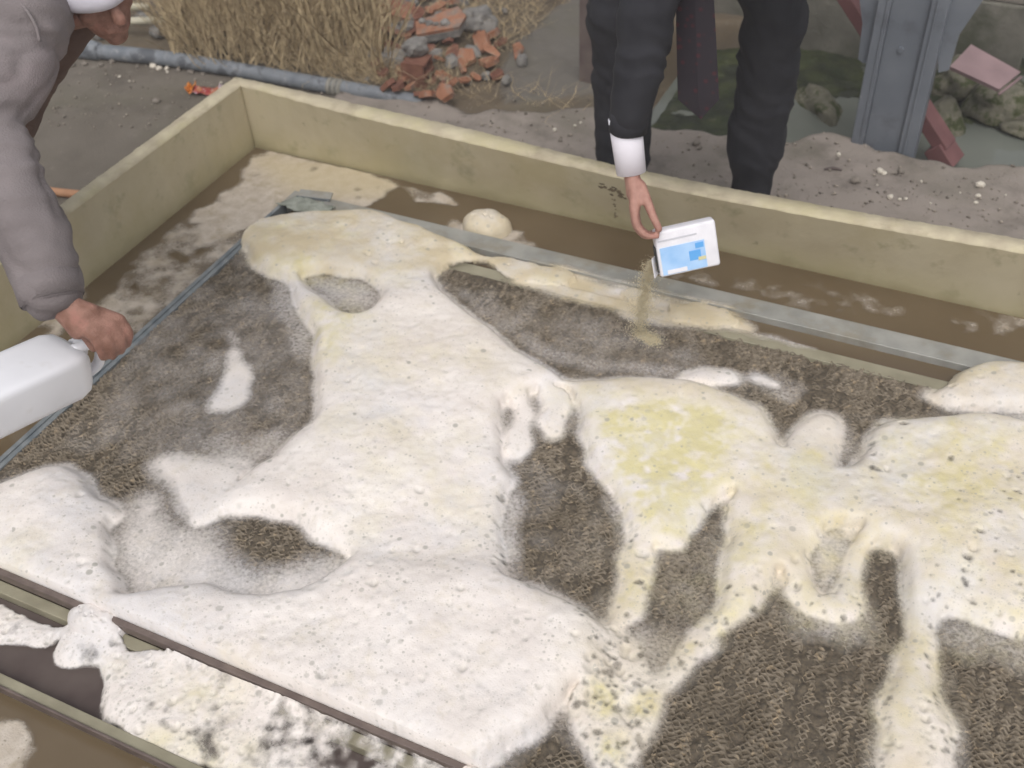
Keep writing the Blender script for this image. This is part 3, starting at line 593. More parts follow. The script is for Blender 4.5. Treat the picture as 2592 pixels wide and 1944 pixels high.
# thin wet film between the thick masses: the same surface sinks to a translucent bubble layer on the fill
film = np.clip(film*(1-.55*holes_), 0, 1.1)
fal = np.clip((film-.10)/.85+nz(shp, .02/dx)*.05, 0, 1)
fal = np.where(Y > -.462, np.clip((film_own-.15)/.8, 0, 1), fal); fal[trough | cut | over | (X < .394)] = 0
fz = np.where((Y > -.413) & (Y < -.3385), .030, np.where(Y > -.462, .0425, PADZ))+.0030+.006*(Y > -.339)+nz(shp, .012/dx)*.0006
isth = Z > 0
ea = np.where(isth | over, ea, 0); al = np.maximum(ea, fal); al = np.where(isth & ~trough & ~over, np.maximum(al, np.clip(gb(thick, .012)*1.9-.35, 0, 1)*(1-.6*holes_)), al)
Zw = np.where(isth | over, base+Z, np.where(trough, base+.004, fz))
Zw = np.where(trough | over | (Y > -.47), Zw, .35*Zw+.65*gb(np.where(trough | over, PADZ+.02, Zw), .004))
skirt = (Y > -1.9435) & (Y <= -1.9435+dx) & ~spill; Zw = np.where(skirt, PADZ-.004, Zw); al = np.where(skirt, np.roll(al, -2, 0), al)
over_h = np.where(over, .062+.008*np.sin((Y+1.9435)/.015*math.pi), 0); Zw = np.where(over, over_h+nz(shp, 2)*.0012, Zw)
keep = (al > .02) & ~cut & (X > .385) & (X < 3.25)
u, F = grid_faces(keep, cut, False)
me = mesh_np('foam', np.stack([X, Y, Zw], -1).reshape(-1, 3)[u], F)
lace = np.where(isth, lace, .3+.6*lace)
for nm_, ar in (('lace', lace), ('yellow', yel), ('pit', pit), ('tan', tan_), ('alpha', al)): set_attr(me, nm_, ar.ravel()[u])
tag(link('foam', me, M_foam), 'thick white and yellowish foam spreading over the brown fill', None, None, 'stuff')

# ------------------------------------------------------------------ scum on the water
d2 = .006; gx = np.arange(.004, 3.3, d2); gy = np.arange(-2.75, -.004, d2); X2, Y2 = np.meshgrid(gx, gy); s2 = X2.shape
wx2, wy2 = X2+nz(s2, 4)*.01, Y2+nz(s2, 4)*.01
SC = [([(545, 340), (640, 328), (760, 350), (865, 388), (862, 412), (800, 445), (700, 452), (600, 470), (520, 500), (440, 490), (395, 480), (470, 430), (520, 395)], 1.25, .02),
 ([(170, 700), (300, 560), (400, 470), (540, 490), (540, 530), (400, 650), (280, 740)], .68, .02), ([(360, 500), (440, 460), (540, 490), (480, 540)], .85, .015), ([(20, 790), (130, 650), (200, 620), (150, 700), (60, 800)], .75, .02),
 ([(230, 640), (300, 590), (340, 600), (260, 660)], .75, .01), ([(-60, 1550), (40, 1560), (75, 1590), (65, 1630), (30, 1720), (-60, 1720)], 1.0, .010), ([(-40, 1450), (120, 1535), (300, 1620), (480, 1700), (380, 1700), (200, 1585), (-40, 1470)], .9, .006),
 ([(860, 400), (960, 425), (1000, 450), (900, 440)], .72, .008), ([(960, 470), (1120, 500), (1180, 540), (1060, 540), (980, 520)], .75, .012), ([(1300, 560), (2212, 700), (2212, 740), (1500, 620)], .47, .03), ([(0, 1385), (110, 1390), (130, 1440), (60, 1450), (0, 1440)], .8, .015)]
f2 = np.zeros(s2)
for p, t, s_ in SC: f2 = np.maximum(f2, blur(inpoly(wx2, wy2, poly_w(p, 0)).astype(float), s_/d2)*t)
st = nz(s2, 2.2)*.16+nz(s2, 6)*.14+nz(s2, 1)*.05
lev = f2+st*.8; z2 = .0022+nz(s2, 2)*.0005; al2 = np.clip((lev-.34)*1.7, 0, 1)*np.clip(f2*3, 0, 1)
infr = (X2 > .355) & (Y2 > -2.19) & (Y2 < -.255); al2[infr] = 0
k2 = al2 > .02; u, F = grid_faces(k2)
me = mesh_np('scum', np.stack([X2, Y2, z2+.0005], -1).reshape(-1, 3)[u], F)
M_scum = mat('scum_foam', (.42, .36, .295), (.53, .47, .405), .75, 26, .3, 160); overlay(M_scum, (.34, .28, .20), 12, .5, .64, amt=.7); overlay(M_scum, (.2, .17, .12), 60, .2, .06, 'voronoi', .7); attr_color(M_scum, 'yellow', (.50, .42, .27), amt=.7)
yy = blur(inpoly(X2, Y2, poly_w([(520, 330), (880, 380), (870, 430), (640, 430)], 0)).astype(float), 6); set_attr(me, 'yellow', yy.ravel()[u]); set_attr(me, 'alpha', al2.ravel()[u]); film_alpha(M_scum)
tag(link('scum', me, M_scum), 'thin pale scum film drifting on the brown basin water', None, None, 'stuff')

# corner bracket and wet rag at the tray corner
cbk = thing('corner_bracket', 'short shiny steel bracket sticking out of the foam at the tray corner', 'bracket', PZ(800, 495, .05))
q0, q1 = PZ(757, 488, .058), PZ(840, 497, .058)
dq_ = q1-q0; rz_ = math.atan2(dq_[1], dq_[0]); part('plate', box_mesh('plate', (q0+q1)/2, (np.linalg.norm(dq_), .032, .006), Matrix.Rotation(rz_, 3, 'Z') @ Matrix.Rotation(.25, 3, 'X'), .0015), M_galv, cbk)
part('lip', box_mesh('lip', (q0+q1)/2+np.array([0, -.016, -.012]), (np.linalg.norm(dq_), .004, .02), Matrix.Rotation(rz_, 3, 'Z'), .001), M_bluebar, cbk)
M_rag = mat('wet_rag', (.20, .215, .18), (.31, .325, .285), .8, 30, .4, 120)
rg0 = PZ(775, 522, .05); Vr, Fr = [], []
for i in range(26):
    for j in range(16):
        a_, b_ = (i/25-.5)*.17, (j/15-.5)*.075; wob_ = .012*mnoise.noise(Vector((i*.3, j*.3, 4)))
        Vr.append((rg0[0]+a_+wob_+b_*.4, rg0[1]+b_+wob_*.6-a_*.05, .050+.016*abs(mnoise.noise(Vector((a_*30, b_*40, 2))))+.010*max(0, 1-(a_/.07)**2-(b_/.035)**2)))
for i in range(25):
    for j in range(15): Fr.append((i*16+j, (i+1)*16+j, (i+1)*16+j+1, i*16+j+1))
ro = link('rag', mesh_np('rag', Vr, Fr), M_rag); tag(ro, 'wet grey-green rag lying on the tray corner above the foam', 'rag'); ro.modifiers.new('s', 'SOLIDIFY').thickness = .003

# ------------------------------------------------------------------ round foam dome in the back channel
def dome(name, c, rx, ry, h, label, seed, z0=0, tan=.75):
    n, k = 44, 20; V = [(c[0], c[1], z0+h)]; F = []; rr_ = np.random.default_rng(seed)
    for a in range(1, k+1):
        for b in range(n):
            t = a/k; an = 2*math.pi*b/n; wob = 1+.13*mnoise.noise(Vector((math.cos(an)*1.6, math.sin(an)*1.6, seed)))
            x, y = math.cos(an)*t*rx*wob, math.sin(an)*t*ry*wob; z = h*math.sqrt(max(0, 1-t**2.4))
            p = Vector((x*30, y*30, seed)); z += (.006*mnoise.noise(p*.8)+.003*mnoise.noise(p*2.2))*(1-t*.6)
            V.append((c[0]+x, c[1]+y, z0+z-.004*(a == k)-(.02*t**3 if z0 else 0)))
    V = np.array(V); ptv = np.zeros(len(V))
    for _ in range(26):
        q = V[rr_.integers(1, len(V))]; r = .003+rr_.random()*.005; d = np.linalg.norm(V-q, axis=1)/r; V[:, 2] -= np.clip(1-d*d, 0, 1)*r*.9; ptv = np.maximum(ptv, np.clip(1.1-d, 0, 1))
    tri = [(0, 1+b, 1+(b+1) % n) for b in range(n)]
    quads = [(1+(a-1)*n+b, 1+a*n+b, 1+a*n+(b+1) % n, 1+(a-1)*n+(b+1) % n) for a in range(1, k) for b in range(n)]
    me = bpy.data.meshes.new(name); me.from_pydata(V.tolist(), [], tri+quads); me.update()
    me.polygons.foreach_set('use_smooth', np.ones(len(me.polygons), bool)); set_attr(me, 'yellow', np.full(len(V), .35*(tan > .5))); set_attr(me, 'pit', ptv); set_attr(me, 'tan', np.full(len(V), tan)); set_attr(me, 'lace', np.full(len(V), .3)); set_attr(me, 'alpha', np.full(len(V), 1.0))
    o = link(name, me, M_foam); return tag(o, label, 'foam')
dc = PZ(1232, 580, 0); dome('foam_dome', dc, .088, .07, .062, 'round yellowish foam dome floating in the brown water by the back wall', 3)
dome('foam_clump', (.945, -1.962, 0), .085, .045, .030, 'white foam clump bridging the front rail of the tray', 8, .040, .05)
dome('foam_clump', (1.93, -1.955, 0), .10, .035, .022, 'smaller foam clump sagging over the tray rail at the foam front', 12, .040, .05)

# ================================================================== PEOPLE
def folds(p, ax, f, seed, amp):
    u_ = p.dot(ax)*f; w_ = mnoise.noise(Vector((p.x*7+seed, p.y*7, p.z*7)))
    a_ = mnoise.noise(Vector((u_+w_*1.6, w_*.8, seed))); k_ = 1-abs(a_)*2.2
    return amp*(k_ if k_ > 0 else k_*.5)*(.5+.9*max(0, mnoise.noise(Vector((p.x*4, p.y*4, p.z*4+seed)))+.3))
def disp_cloth(amp, f1, f2):
    def d(p):
        a = mnoise.noise(Vector((p.x*f1, p.y*f1, p.z*f1*2.3)))
        b = 1-abs(mnoise.noise(Vector((p.x*f2+4, p.y*f2, p.z*f2*1.6))))*2
        return amp*(a*.8+b*.5)+folds(p, Vector((.45, .3, .84)), 16, 3, amp*1.3)
    return d
def head_tubes(c, up, fw):
    c = np.asarray(c); up = np.asarray(up)/np.linalg.norm(up); fw = fw-up*np.dot(fw, up); fw /= np.linalg.norm(fw); sd_ = np.cross(fw, up)
    q = lambda s, f, u_: c+sd_*s+fw*f+up*u_
    T = [([q(0, -.035, .01), q(0, .02, .03)], [(.072, .085), (.070, .085)], {'side': sd_}),
         ([q(0, -.03, .055), q(0, .01, .06)], [.066, .066]),
         ([q(0, .03, -.02), q(0, .045, -.07), q(0, .052, -.098)], [(.06, .055), (.045, .042), (.026, .022)], {'side': sd_}),
         ([q(0, .086, .02), q(0, .102, -.012), q(0, .108, -.024)], [.007, .012, .014]),
         ([q(-.05, .066, .03), q(0, .084, .034), q(.05, .066, .03)], [.010, .012, .010]),
         ([q(-.022, .082, -.060), q(0, .090, -.058), q(.022, .082, -.060)], [.007, .010, .007]),
         ([q(-.04, .055, -.02), q(-.042, .05, -.035)], [.022, .018]), ([q(.04, .055, -.02), q(.042, .05, -.035)], [.022, .018])]
    for s in (-1, 1): T.append(([q(s*.077, -.012, .022), q(s*.082, -.016, 0), q(s*.076, -.008, -.028)], [.011, .010, .008]))
    return T, q
def W2(*a): return np.array(a, float)

# ------------------------------------------------ man in a dark suit
pA = thing('person', 'person in dark suit and maroon patterned tie bending over the basin with a white packet', 'person', (1.62, .2, GZ))
yl = .19
def LP(px, py, wpx, y=yl):
    p = PY(px, py, y); return p, wpx/2*depth(p)/FPX
Lt = [LP(1960, 0, 160), LP(1948, 110, 148), LP(1935, 250, 138), LP(1918, 320, 142), LP(1911, 385, 136), LP(1906, 440, 98), LP(1902, 475, 92)]
Rt = [LP(1578, 0, 176), LP(1577, 110, 160), LP(1578, 250, 142), LP(1577, 330, 136), LP(1577, 400, 130), LP(1578, 450, 98), LP(1578, 490, 92)]
pel = W2(1.62, .27, .93); nck = W2(1.86, -.30, 1.16); chest = W2(1.80, -.14, 1.09)
hipL, hipR = W2(1.76, .25, .88), W2(1.47, .25, .88)
Ltop, Rtop = Lt[0][0], Rt[0][0]
footL, footR = np.array([Lt[-1][0][0], yl+.03, GZ+.05]), np.array([Rt[-1][0][0], yl+.03, GZ+.05])
shR = W2(1.68, -.22, 1.10); shL = W2(2.02, -.18, 1.14)
arm = [PY(1640, 0, -.41), PY(1628, 120, -.45), PY(1606, 230, -.49), PY(1592, 305, -.505), PY(1594, 400, -.515)]
armr = [.066, .061, .054, .047, .041]
elb = arm[0]
wr = PD(1600, 448, depth(arm[-1])+.01); dw = depth(wr)
def H(px, py, dd): return PD(px, py, dw+dd)
hand = [([arm[-1], wr, H(1610, 490, .0)], [(.028, .024), (.026, .021), (.032, .026)], {'side': FW})]
knx, kny = 1606, 532
for k, dd in enumerate((-.032, -.010, .013, .034)):
    r = (.0085, .009, .0088, .0078)[k]; off = (0, -3, 0, 6)[k]
    hand.append(([wr+FW*dd*.35, H(1608+off*.3, 490, dd*.8+.005), H(knx+off*.4, kny, dd)], [.018, .0165, .0135]))
    hand.append(([H(knx+off*.4, kny, dd), H(1612+off, 570, dd), H(1636+off, 596-off*.5, dd+.004), H(1664-k*3, 597-k*4, dd+.006)], [.0118, r*1.08, r, r*.9]))
hand.append(([H(1618, 472, -.012), H(1637, 508, -.030), H(1652, 545, -.036), H(1668, 580, -.036)], [.019, .0135, .011, .0095]))
hA, qA = head_tubes(nck+W2(.03, -.13, .05), W2(.15, -.75, .55), W2(.05, -.6, -.8))
other = [shL, W2(2.16, .12, 1.10), W2(1.98, .30, .98)]
bodyA = [([hipL, Ltop, Lt[2][0], Lt[4][0], footL], [.075, .065, .05, .042, .035]), ([hipR, Rtop, Rt[2][0], Rt[4][0], footR], [.075, .065, .05, .042, .035]),
         ([footL, footL+W2(0, -.15, -.03)], [.032, .026]), ([footR, footR+W2(0, -.15, -.03)], [.032, .026]),
         ([pel, (pel+chest)/2, chest], [(.14, .09), (.13, .09), (.15, .10)], {'side': W2(1, 0, 0)}), ([chest, nck, qA(0, -.03, -.05)], [.07, .055, .052]),
         ([shL, chest, shR], [.055, .07, .055]), ([shR, elb, arm[2], arm[-1]], [.05, .040, .030, .027]), (other, [.05, .042, .03]),
         ([other[-1], other[-1]+W2(-.08, .03, -.02), other[-1]+W2(-.14, .04, -.03)], [(.028, .02), (.036, .018), (.02, .012)])] + hand + hA
body = part('body', remeshed('body', bodyA, .0046, smooth_it=2), M_skinA, pA)
cl = disp_cloth(.006, 9, 5)
trs = [([hipL+W2(-.03, 0, .02)]+[p for p, r in Lt]+[Lt[-1][0]+W2(0, .01, -.10)], [.115]+[r for p, r in Lt]+[.058]), ([hipR+W2(.03, 0, .02)]+[p for p, r in Rt]+[Rt[-1][0]+W2(0, .01, -.10)], [.115]+[r for p, r in Rt]+[.058]),
       ([hipL, pel, hipR], [.10, .115, .10])]
part('trousers', remeshed('trousers', trs, .010, cl), M_suit, pA)
jk = [([pel+W2(0, .02, .02), (pel+chest)/2+W2(0, 0, .03), chest+W2(0, 0, .02), nck+W2(-.02, .06, .0)], [(.17, .13), (.165, .125), (.18, .125), (.09, .08)], {'side': W2(1, 0, 0)}),
      ([shL, chest+W2(0, 0, .03), shR], [.08, .10, .08]), ([shR]+arm[:4], [.082]+[r*1.0 for r in armr[:4]]), ([shL, other[1], other[2]], [.08, .066, .055])]
part('jacket', remeshed('jacket', jk, .009, disp_cloth(.005, 12, 7)), M_suit, pA)
part('sleeve_hem', tube_mesh('sleeve_hem', [PY(1594, 285, -.502), PY(1589, 332, -.509), PY(1589, 333, -.509)], [(.0505, .046), (.0490, .044), (.043, .038)], 28, False, side=RT), M_suit, pA)
cA, cB = PY(1581, 296, -.504), PD(1598, 437, dw-.002)
part('shirt_cuff', tube_mesh('shirt_cuff', [cA, cA*.5+cB*.5, cB], [(.0425, .036), (.0405, .035), (.0385, .034)], 24, False, side=RT), M_cuff, pA)
# tie
ty = -.345; bmT = bmesh.new()
top_ = PY(1757, -150, ty); prof_t = [(1757, -260, 40), (1757, -150, 44), (1759, 0, 48.5), (1764, 140, 51), (1768, 252, 52.5)]
ringsT = []
for px, py, hw in prof_t:
    a, c_, b = PY(px-hw, py, ty), PY(px, py, ty-.006), PY(px+hw, py, ty)
    ringsT.append([bmT.verts.new(a), bmT.verts.new(c_), bmT.verts.new(b), bmT.verts.new(PY(px, py, ty+.004)+W2(0, .003, 0))])
tip = bmT.verts.new(PY(1774, 302, ty))
for A_, B_ in zip(ringsT, ringsT[1:]):
    for k in range(4): bmT.faces.new((A_[k], A_[(k+1) % 4], B_[(k+1) % 4], B_[k]))
for k in range(4): bmT.faces.new((ringsT[-1][k], ringsT[-1][(k+1) % 4], tip))
bmT.faces.new(ringsT[0]); part('tie', bm_mesh('tie', bmT), M_tie, pA)
part('hair', remeshed('hair', [([qA(0, -.05, .045), qA(0, .0, .075)], [.078, .07]), ([qA(0, -.075, -.01), qA(0, -.05, .05)], [.06, .07])], .01), M_hair, pA)
for s in (-1, 1): part('eye', remeshed('eye', [([qA(s*.03, .078, .01), qA(s*.032, .079, .01)], [.011, .011])], .003), M_hair, pA)
for ft in (footL, footR):
    part('shoe', remeshed('shoe', [([ft+W2(0, .05, -.018), ft+W2(0, -.05, -.02), ft+W2(0, -.15, -.03)], [(.042, .032), (.046, .03), (.036, .020)], {'side': W2(1, 0, 0)}), ([ft+W2(0, .03, .02), ft+W2(0, .03, -.01)], [.045, .045])], .008), M_shoe, pA)

# ------------------------------------------------ white packet + poured powder
pk = thing('packet', 'white packet with pale blue printed label held open over the foam', 'packet', PD(1740, 625, dw))
dpk = dw-.012
TL, TR_, BL_, BR_ = PD(1654, 592, dpk), PD(1806, 555, dpk-.004), PD(1674, 702, dpk+.05), PD(1829, 672, dpk+.046)
uu = ((TR_-TL)+(BR_-BL_))/2; vv = ((BL_-TL)+(BR_-TR_))/2; Lu, Lv = np.linalg.norm(uu), np.linalg.norm(vv); ua = uu/Lu; va = vv-ua*np.dot(vv, ua); va /= np.linalg.norm(va); na = np.cross(va, ua)
if np.dot(na, FW) > 0: na = -na
cc = (TL+TR_+BL_+BR_)/4
def PK(a, b, c): return cc+ua*a+va*b+na*c
TH = .042
bm = bmesh.new(); rotm = Matrix((ua, va, np.cross(ua, va))).transposed()
add_box(bm, PK(0, 0, -TH/2), (Lu, Lv, TH), rotm, .007); part('carton', bm_mesh('carton', bm, True), M_white2, pk)
def patch(name, a0, a1, b0, b1, c, mt, t=.0012): part(name, box_mesh(name, PK((a0+a1)/2, (b0+b1)/2, c), (a1-a0, b1-b0, t), rotm, 0), mt, pk)
hu, hv = Lu/2, Lv/2
patch('label', -hu+.008, hu*.56, -hv*.28, hv-.005, .0006, M_blue)
patch('label_print', hu*.02, hu*.40, hv*.10, hv*.52, .0014, M_blue2); patch('label_stripe', hu*.30, hu*.55, hv*.42, hv*.56, .0022, M_yel); patch('label_print', -hu*.75, -hu*.1, hv*.72, hv*.9, .0014, M_white2)
patch('label_print', hu*.25, hu*.52, -hv*.2, hv*.02, .0014, M_blue2)
patch('fold_line', -hu+.006, hu*.35, -hv*.62, -hv*.55, .0008, mat('grey_fold', (.55, .55, .6), None, .6))
part('mouth', box_mesh('mouth', PK(-hu-.0015, hv*.25, -TH/2), (.004, Lv*.55, TH*.7), rotm, 0), M_dark, pk)
part('flap', box_mesh('flap', PK(-hu-.007, hv*.55, -TH*.5), (.002, Lv*.42, TH*.8), rotm @ Matrix.Rotation(.5, 3, 'Y'), 0), M_white2, pk)
land = PZ(1618, 838, .055); src = PK(-hu-.004, hv*.55, -TH*.5)
verts, faces = [], []
NG = 9000
for k in range(NG):
    t = rng.random(); sprd = (.0065+.006*t)*(1 if random.random() < .8 else 2.2)
    ctr = src+(land-src)*np.array([t**.45, t**.45, t**1.15]); ctr = ctr+rng.normal(0, 1, 3)*np.array([sprd, sprd, .006])
    r = rng.uniform(.0010, .0024); b0 = len(verts); R3 = rng.normal(0, 1, (4, 3)); R3 /= np.linalg.norm(R3, axis=1)[:, None]
    verts += (ctr+R3*r).tolist(); faces += [(b0, b0+1, b0+2), (b0, b0+2, b0+3), (b0, b0+3, b0+1), (b0+1, b0+3, b0+2)]
for k in range(3500):
    q_ = rng.random(); ctr = land+(PZ(1665, 868, .05)-land)*q_*.9+np.append(rng.normal(0, .012, 2), 0); ctr[2] = PADZ+.002+abs(rng.normal(0, .003)); r = rng.uniform(.001, .0025); b0 = len(verts); R3 = rng.normal(0, 1, (4, 3)); R3 /= np.linalg.norm(R3, axis=1)[:, None]
    verts += (ctr+R3*r).tolist(); faces += [(b0, b0+1, b0+2), (b0, b0+2, b0+3), (b0, b0+3, b0+1), (b0+1, b0+3, b0+2)]
me = mesh_np('powder', verts, faces, False); tag(link('powder', me, M_powder), 'tan powder pouring from the white packet onto the fill', None, None, 'stuff')

# ------------------------------------------------ man in a mauve coat (left)
pB = thing('person', 'person in white cap and mauve-grey coat leaning in with a white jug', 'person', (-.2, -1.35, GZ))
sl_px = [(48, 50, 2.10, 96), (38, 165, 2.08, 88), (-22, 300, 2.06, 84), (8, 420, 2.045, 82), (52, 540, 2.035, 86), (98, 650, 2.03, 84), (126, 738, 2.03, 76)]
slv = [(PD(a, b, d), r*d/FPX) for a, b, d, r in sl_px]
hipB = W2(-.08, -1.33, .87); nB = PD(120, 10, 2.24); shB = slv[0][0]; shB2 = W2(shB[0]-.20, shB[1]+.30, shB[2]+.03)
chB = (shB+shB2)/2+W2(-.02, 0, -.03)
hup = UP*.5-FW*.85; hfw = RT*.66-UP*.62-FW*.37
hc = PD(222, -42, 2.20)
hB, qB = head_tubes(hc, hup, hfw)
wB = PD(172, 782, 2.03); d0 = 2.03
def HB(px, py, dd): return PD(px, py, d0+dd)
handB = [([slv[-1][0], wB, HB(215, 815, .0)], [(.03, .026), (.03, .024), (.040, .022)], {'side': RT*.5-UP*.8})]
kn = [(238, 848, -.004), (262, 838, .002), (284, 826, .012), (301, 812, .024)]
md_ = [(252, 880, .006), (281, 872, .012), (306, 857, .020), (325, 842, .032)]
tp = [(262, 904, .026), (285, 902, .032), (306, 888, .040), (320, 872, .05)]
for k in range(4):
    handB.append(([wB, HB((172+kn[k][0])/2, (782+kn[k][1])/2, kn[k][2]*.5), HB(*kn[k])], [.021, .020, .0145]))
    handB.append(([HB(*kn[k]), HB(*md_[k]), HB(*tp[k])], [.0125, .0098, .0085]))
handB.append(([HB(192, 812, .015), HB(220, 848, .035), HB(238, 880, .045)], [.018, .013, .010]))
bodyB = [([hipB, W2(-.16, -1.40, .45), W2(-.24, -1.42, GZ+.05)], [.08, .05, .035]), ([hipB+W2(-.02, .2, 0), W2(-.18, -1.12, .45), W2(-.26, -1.1, GZ+.05)], [.08, .05, .035]),
         ([W2(-.24, -1.42, GZ+.04), W2(-.11, -1.42, GZ+.03)], [.03, .026]), ([W2(-.26, -1.1, GZ+.04), W2(-.13, -1.1, GZ+.03)], [.03, .026]),
         ([hipB+W2(0, .1, .02), (hipB+chB)/2+W2(0, .05, 0), chB], [.12, .11, .10]), ([chB, nB, qB(0, -.035, -.06)], [.07, .058, .054]), ([shB, chB, shB2], [.05, .07, .05]),
         ([p for p, r in slv], [.042, .042, .038, .036, .034, .031, .028]), ([shB2, W2(.02, -.92, .86), W2(-.05, -1.0, .62)], [.045, .04, .03]), ([W2(-.05, -1.0, .62), W2(-.04, -1.02, .52), W2(-.04, -1.02, .46)], [(.03, .02), (.036, .018), (.02, .012)])] + handB + hB
part('body', remeshed('body', bodyB, .0046, smooth_it=2), M_skinB, pB)
SLA = Vector(slv[6][0]-slv[1][0]).normalized()
def coatd(p):
    a = mnoise.noise(Vector((p.x*8, p.y*8, p.z*16))); b = 1-abs(mnoise.noise(Vector((p.x*6+3, p.y*6, p.z*9))))*2; c = mnoise.noise(Vector((p.x*25, p.y*25, p.z*38)))
    r = max(0, 1-abs(mnoise.noise(Vector((p.x*7-2, p.y*7, p.z*15+p.x*8))))*5)
    return .006*a+.004*b+.002*c-.006*r+folds(p, SLA, 22, 7, .0075)
coat = [([p for p, r in slv], [r for p, r in slv]), ([shB, chB+W2(-.03, -.02, .04), shB2], [.095, .13, .095]), ([chB+W2(-.05, -.03, .05), (hipB+chB)/2+W2(-.03, 0, .05), hipB+W2(0, .1, 0), hipB+W2(-.02, .1, -.15)], [(.15, .13), (.16, .15), (.17, .16), (.17, .15)]),
        ([shB2, W2(.02, -.92, .86), W2(-.05, -1.0, .64)], [.085, .07, .055]), ([PD(20, -30, 2.12), PD(95, 5, 2.13), PD(118, 70, 2.13), PD(110, 150, 2.14)], [.05, .032, .024, .02])]
part('coat', remeshed('coat', coat, .008, coatd), M_coat, pB)
hm0, hm1 = slv[-1][0], slv[-2][0]; hd = (hm0-hm1)/np.linalg.norm(hm0-hm1)
part('sleeve_hem', tube_mesh('sleeve_hem', [hm0-hd*.03, hm0+hd*.016, hm0+hd*.020, hm0+hd*.012], [.0605, .0590, .0565, .05], 28, False), M_coat, pB)
part('sleeve_seam', tube_mesh('sleeve_seam', *smooth_path([PD(38, -6, 2.015), PD(70, 30, 2.02), PD(92, 70, 2.03), PD(100, 105, 2.04)], [.0035]*4, 4), n=6), M_coat, pB)
jmp = [([PD(188, 38, 2.30), PD(120, 88, 2.32), PD(30, 175, 2.36), PD(-110, 320, 2.42), hipB+W2(.02, .05, .05)], [.055, .072, .092, .12, .13])]
part('jumper', remeshed('jumper', jmp, .009, disp_cloth(.003, 12, 8)), M_jump, pB)
part('trousers', remeshed('trousers', [([hipB+W2(0, .05, 0), W2(-.16, -1.40, .45), W2(-.24, -1.42, GZ+.06)], [.14, .09, .075]), ([hipB+W2(-.02, .15, 0), W2(-.18, -1.12, .45), W2(-.26, -1.1, GZ+.06)], [.14, .09, .075])], .012, disp_cloth(.004, 9, 5)), M_jump, pB)
sdB = np.cross(hfw, hup)
cap_t = [([qB(0, -.045, .068), qB(0, .028, .070)], [(.092, .070), (.088, .070)], {'side': hup}), ([qB(0, -.02, .10), qB(0, .005, .10)], [.080, .078]), ([qB(-.068, -.03, .030), qB(-.062, .05, .026), qB(0, .094, .022), qB(.062, .05, .026), qB(.068, -.03, .030)], [.026, .024, .020, .024, .026])]
part('cap', remeshed('cap', cap_t, .006, disp_cloth(.0015, 20, 12)), M_cap, pB)
for s in (-1, 1): part('eye', remeshed('eye', [([qB(s*.03, .070, .004), qB(s*.032, .070, .004)], [.010, .010])], .003), M_jump, pB)
for c0 in (W2(-.24, -1.42, GZ), W2(-.26, -1.1, GZ)):
    part('shoe', remeshed('shoe', [([c0+W2(-.05, 0, .032), c0+W2(.06, 0, .03), c0+W2(.14, 0, .022)], [(.034, .044), (.03, .046), (.022, .036)], {'side': W2(0, 0, 1)}), ([c0+W2(-.02, 0, .05), c0+W2(-.02, 0, .08)], [.045, .045])], .008), M_shoe, pB)

# ------------------------------------------------ jug
jg = thing('jug', 'white plastic jug tipped by its handle above the fill edge', 'jug', PD(130, 980, 2.0))
pr, pl = PD(240, 893, 2.085), PD(7, 1000, 1.95)     # ridge line between top and side face
aj = pl-pr; Lj = .235; aj /= np.linalg.norm(aj)
cj = -RT*.50+UP*.60+FW*.75; cj -= aj*np.dot(cj, aj); cj /= np.linalg.norm(cj); bj = np.cross(aj, cj)
if np.dot(bj, UP) > 0: bj = -bj
Bh, Cw = .100, .135
def J(a, b, c): return pr+aj*a+bj*b+cj*c
bm = bmesh.new(); prof_j = [(-.006, .55), (.0, .72), (.012, .90), (.035, 1.0), (Lj-.015, 1.0), (Lj-.004, .96), (Lj, .86)]
rings = []
for a, f in prof_j:
    ring_ = []
    for k in range(32):
        an = 2*math.pi*k/32; c_, s_ = math.cos(an), math.sin(an); ex = .30
        bx = math.copysign(abs(c_)**ex, c_)*Bh/2*f; cx = math.copysign(abs(s_)**ex, s_)*Cw/2*f
        ring_.append(bm.verts.new(J(a, Bh/2+bx, Cw/2+cx)))
    rings.append(ring_)
for A_, B_ in zip(rings, rings[1:]):
    for k in range(32): bm.faces.new((A_[k], A_[(k+1) % 32], B_[(k+1) % 32], B_[k]))
bm.faces.new(rings[0]); bm.faces.new(rings[-1]); part('bottle', bm_mesh('bottle', bm, True), M_white, jg)
part('handle', tube_mesh('handle', *smooth_path([J(.012, .012, .05), J(-.026, .012, .048), J(-.042, .024, .05), J(-.044, .050, .052), J(-.034, .074, .054), J(.006, .084, .055)], [(.009, .013)]*6, 5), n=12), M_white, jg)
part('neck', tube_mesh('neck', [J(.01, .05, .100), J(-.022, .05, .100)], [.020, .018], 20), M_white, jg)
part('cap', tube_mesh('cap', [J(-.020, .05, .100), J(-.036, .05, .100)], [.022, .021], 20), M_white, jg)

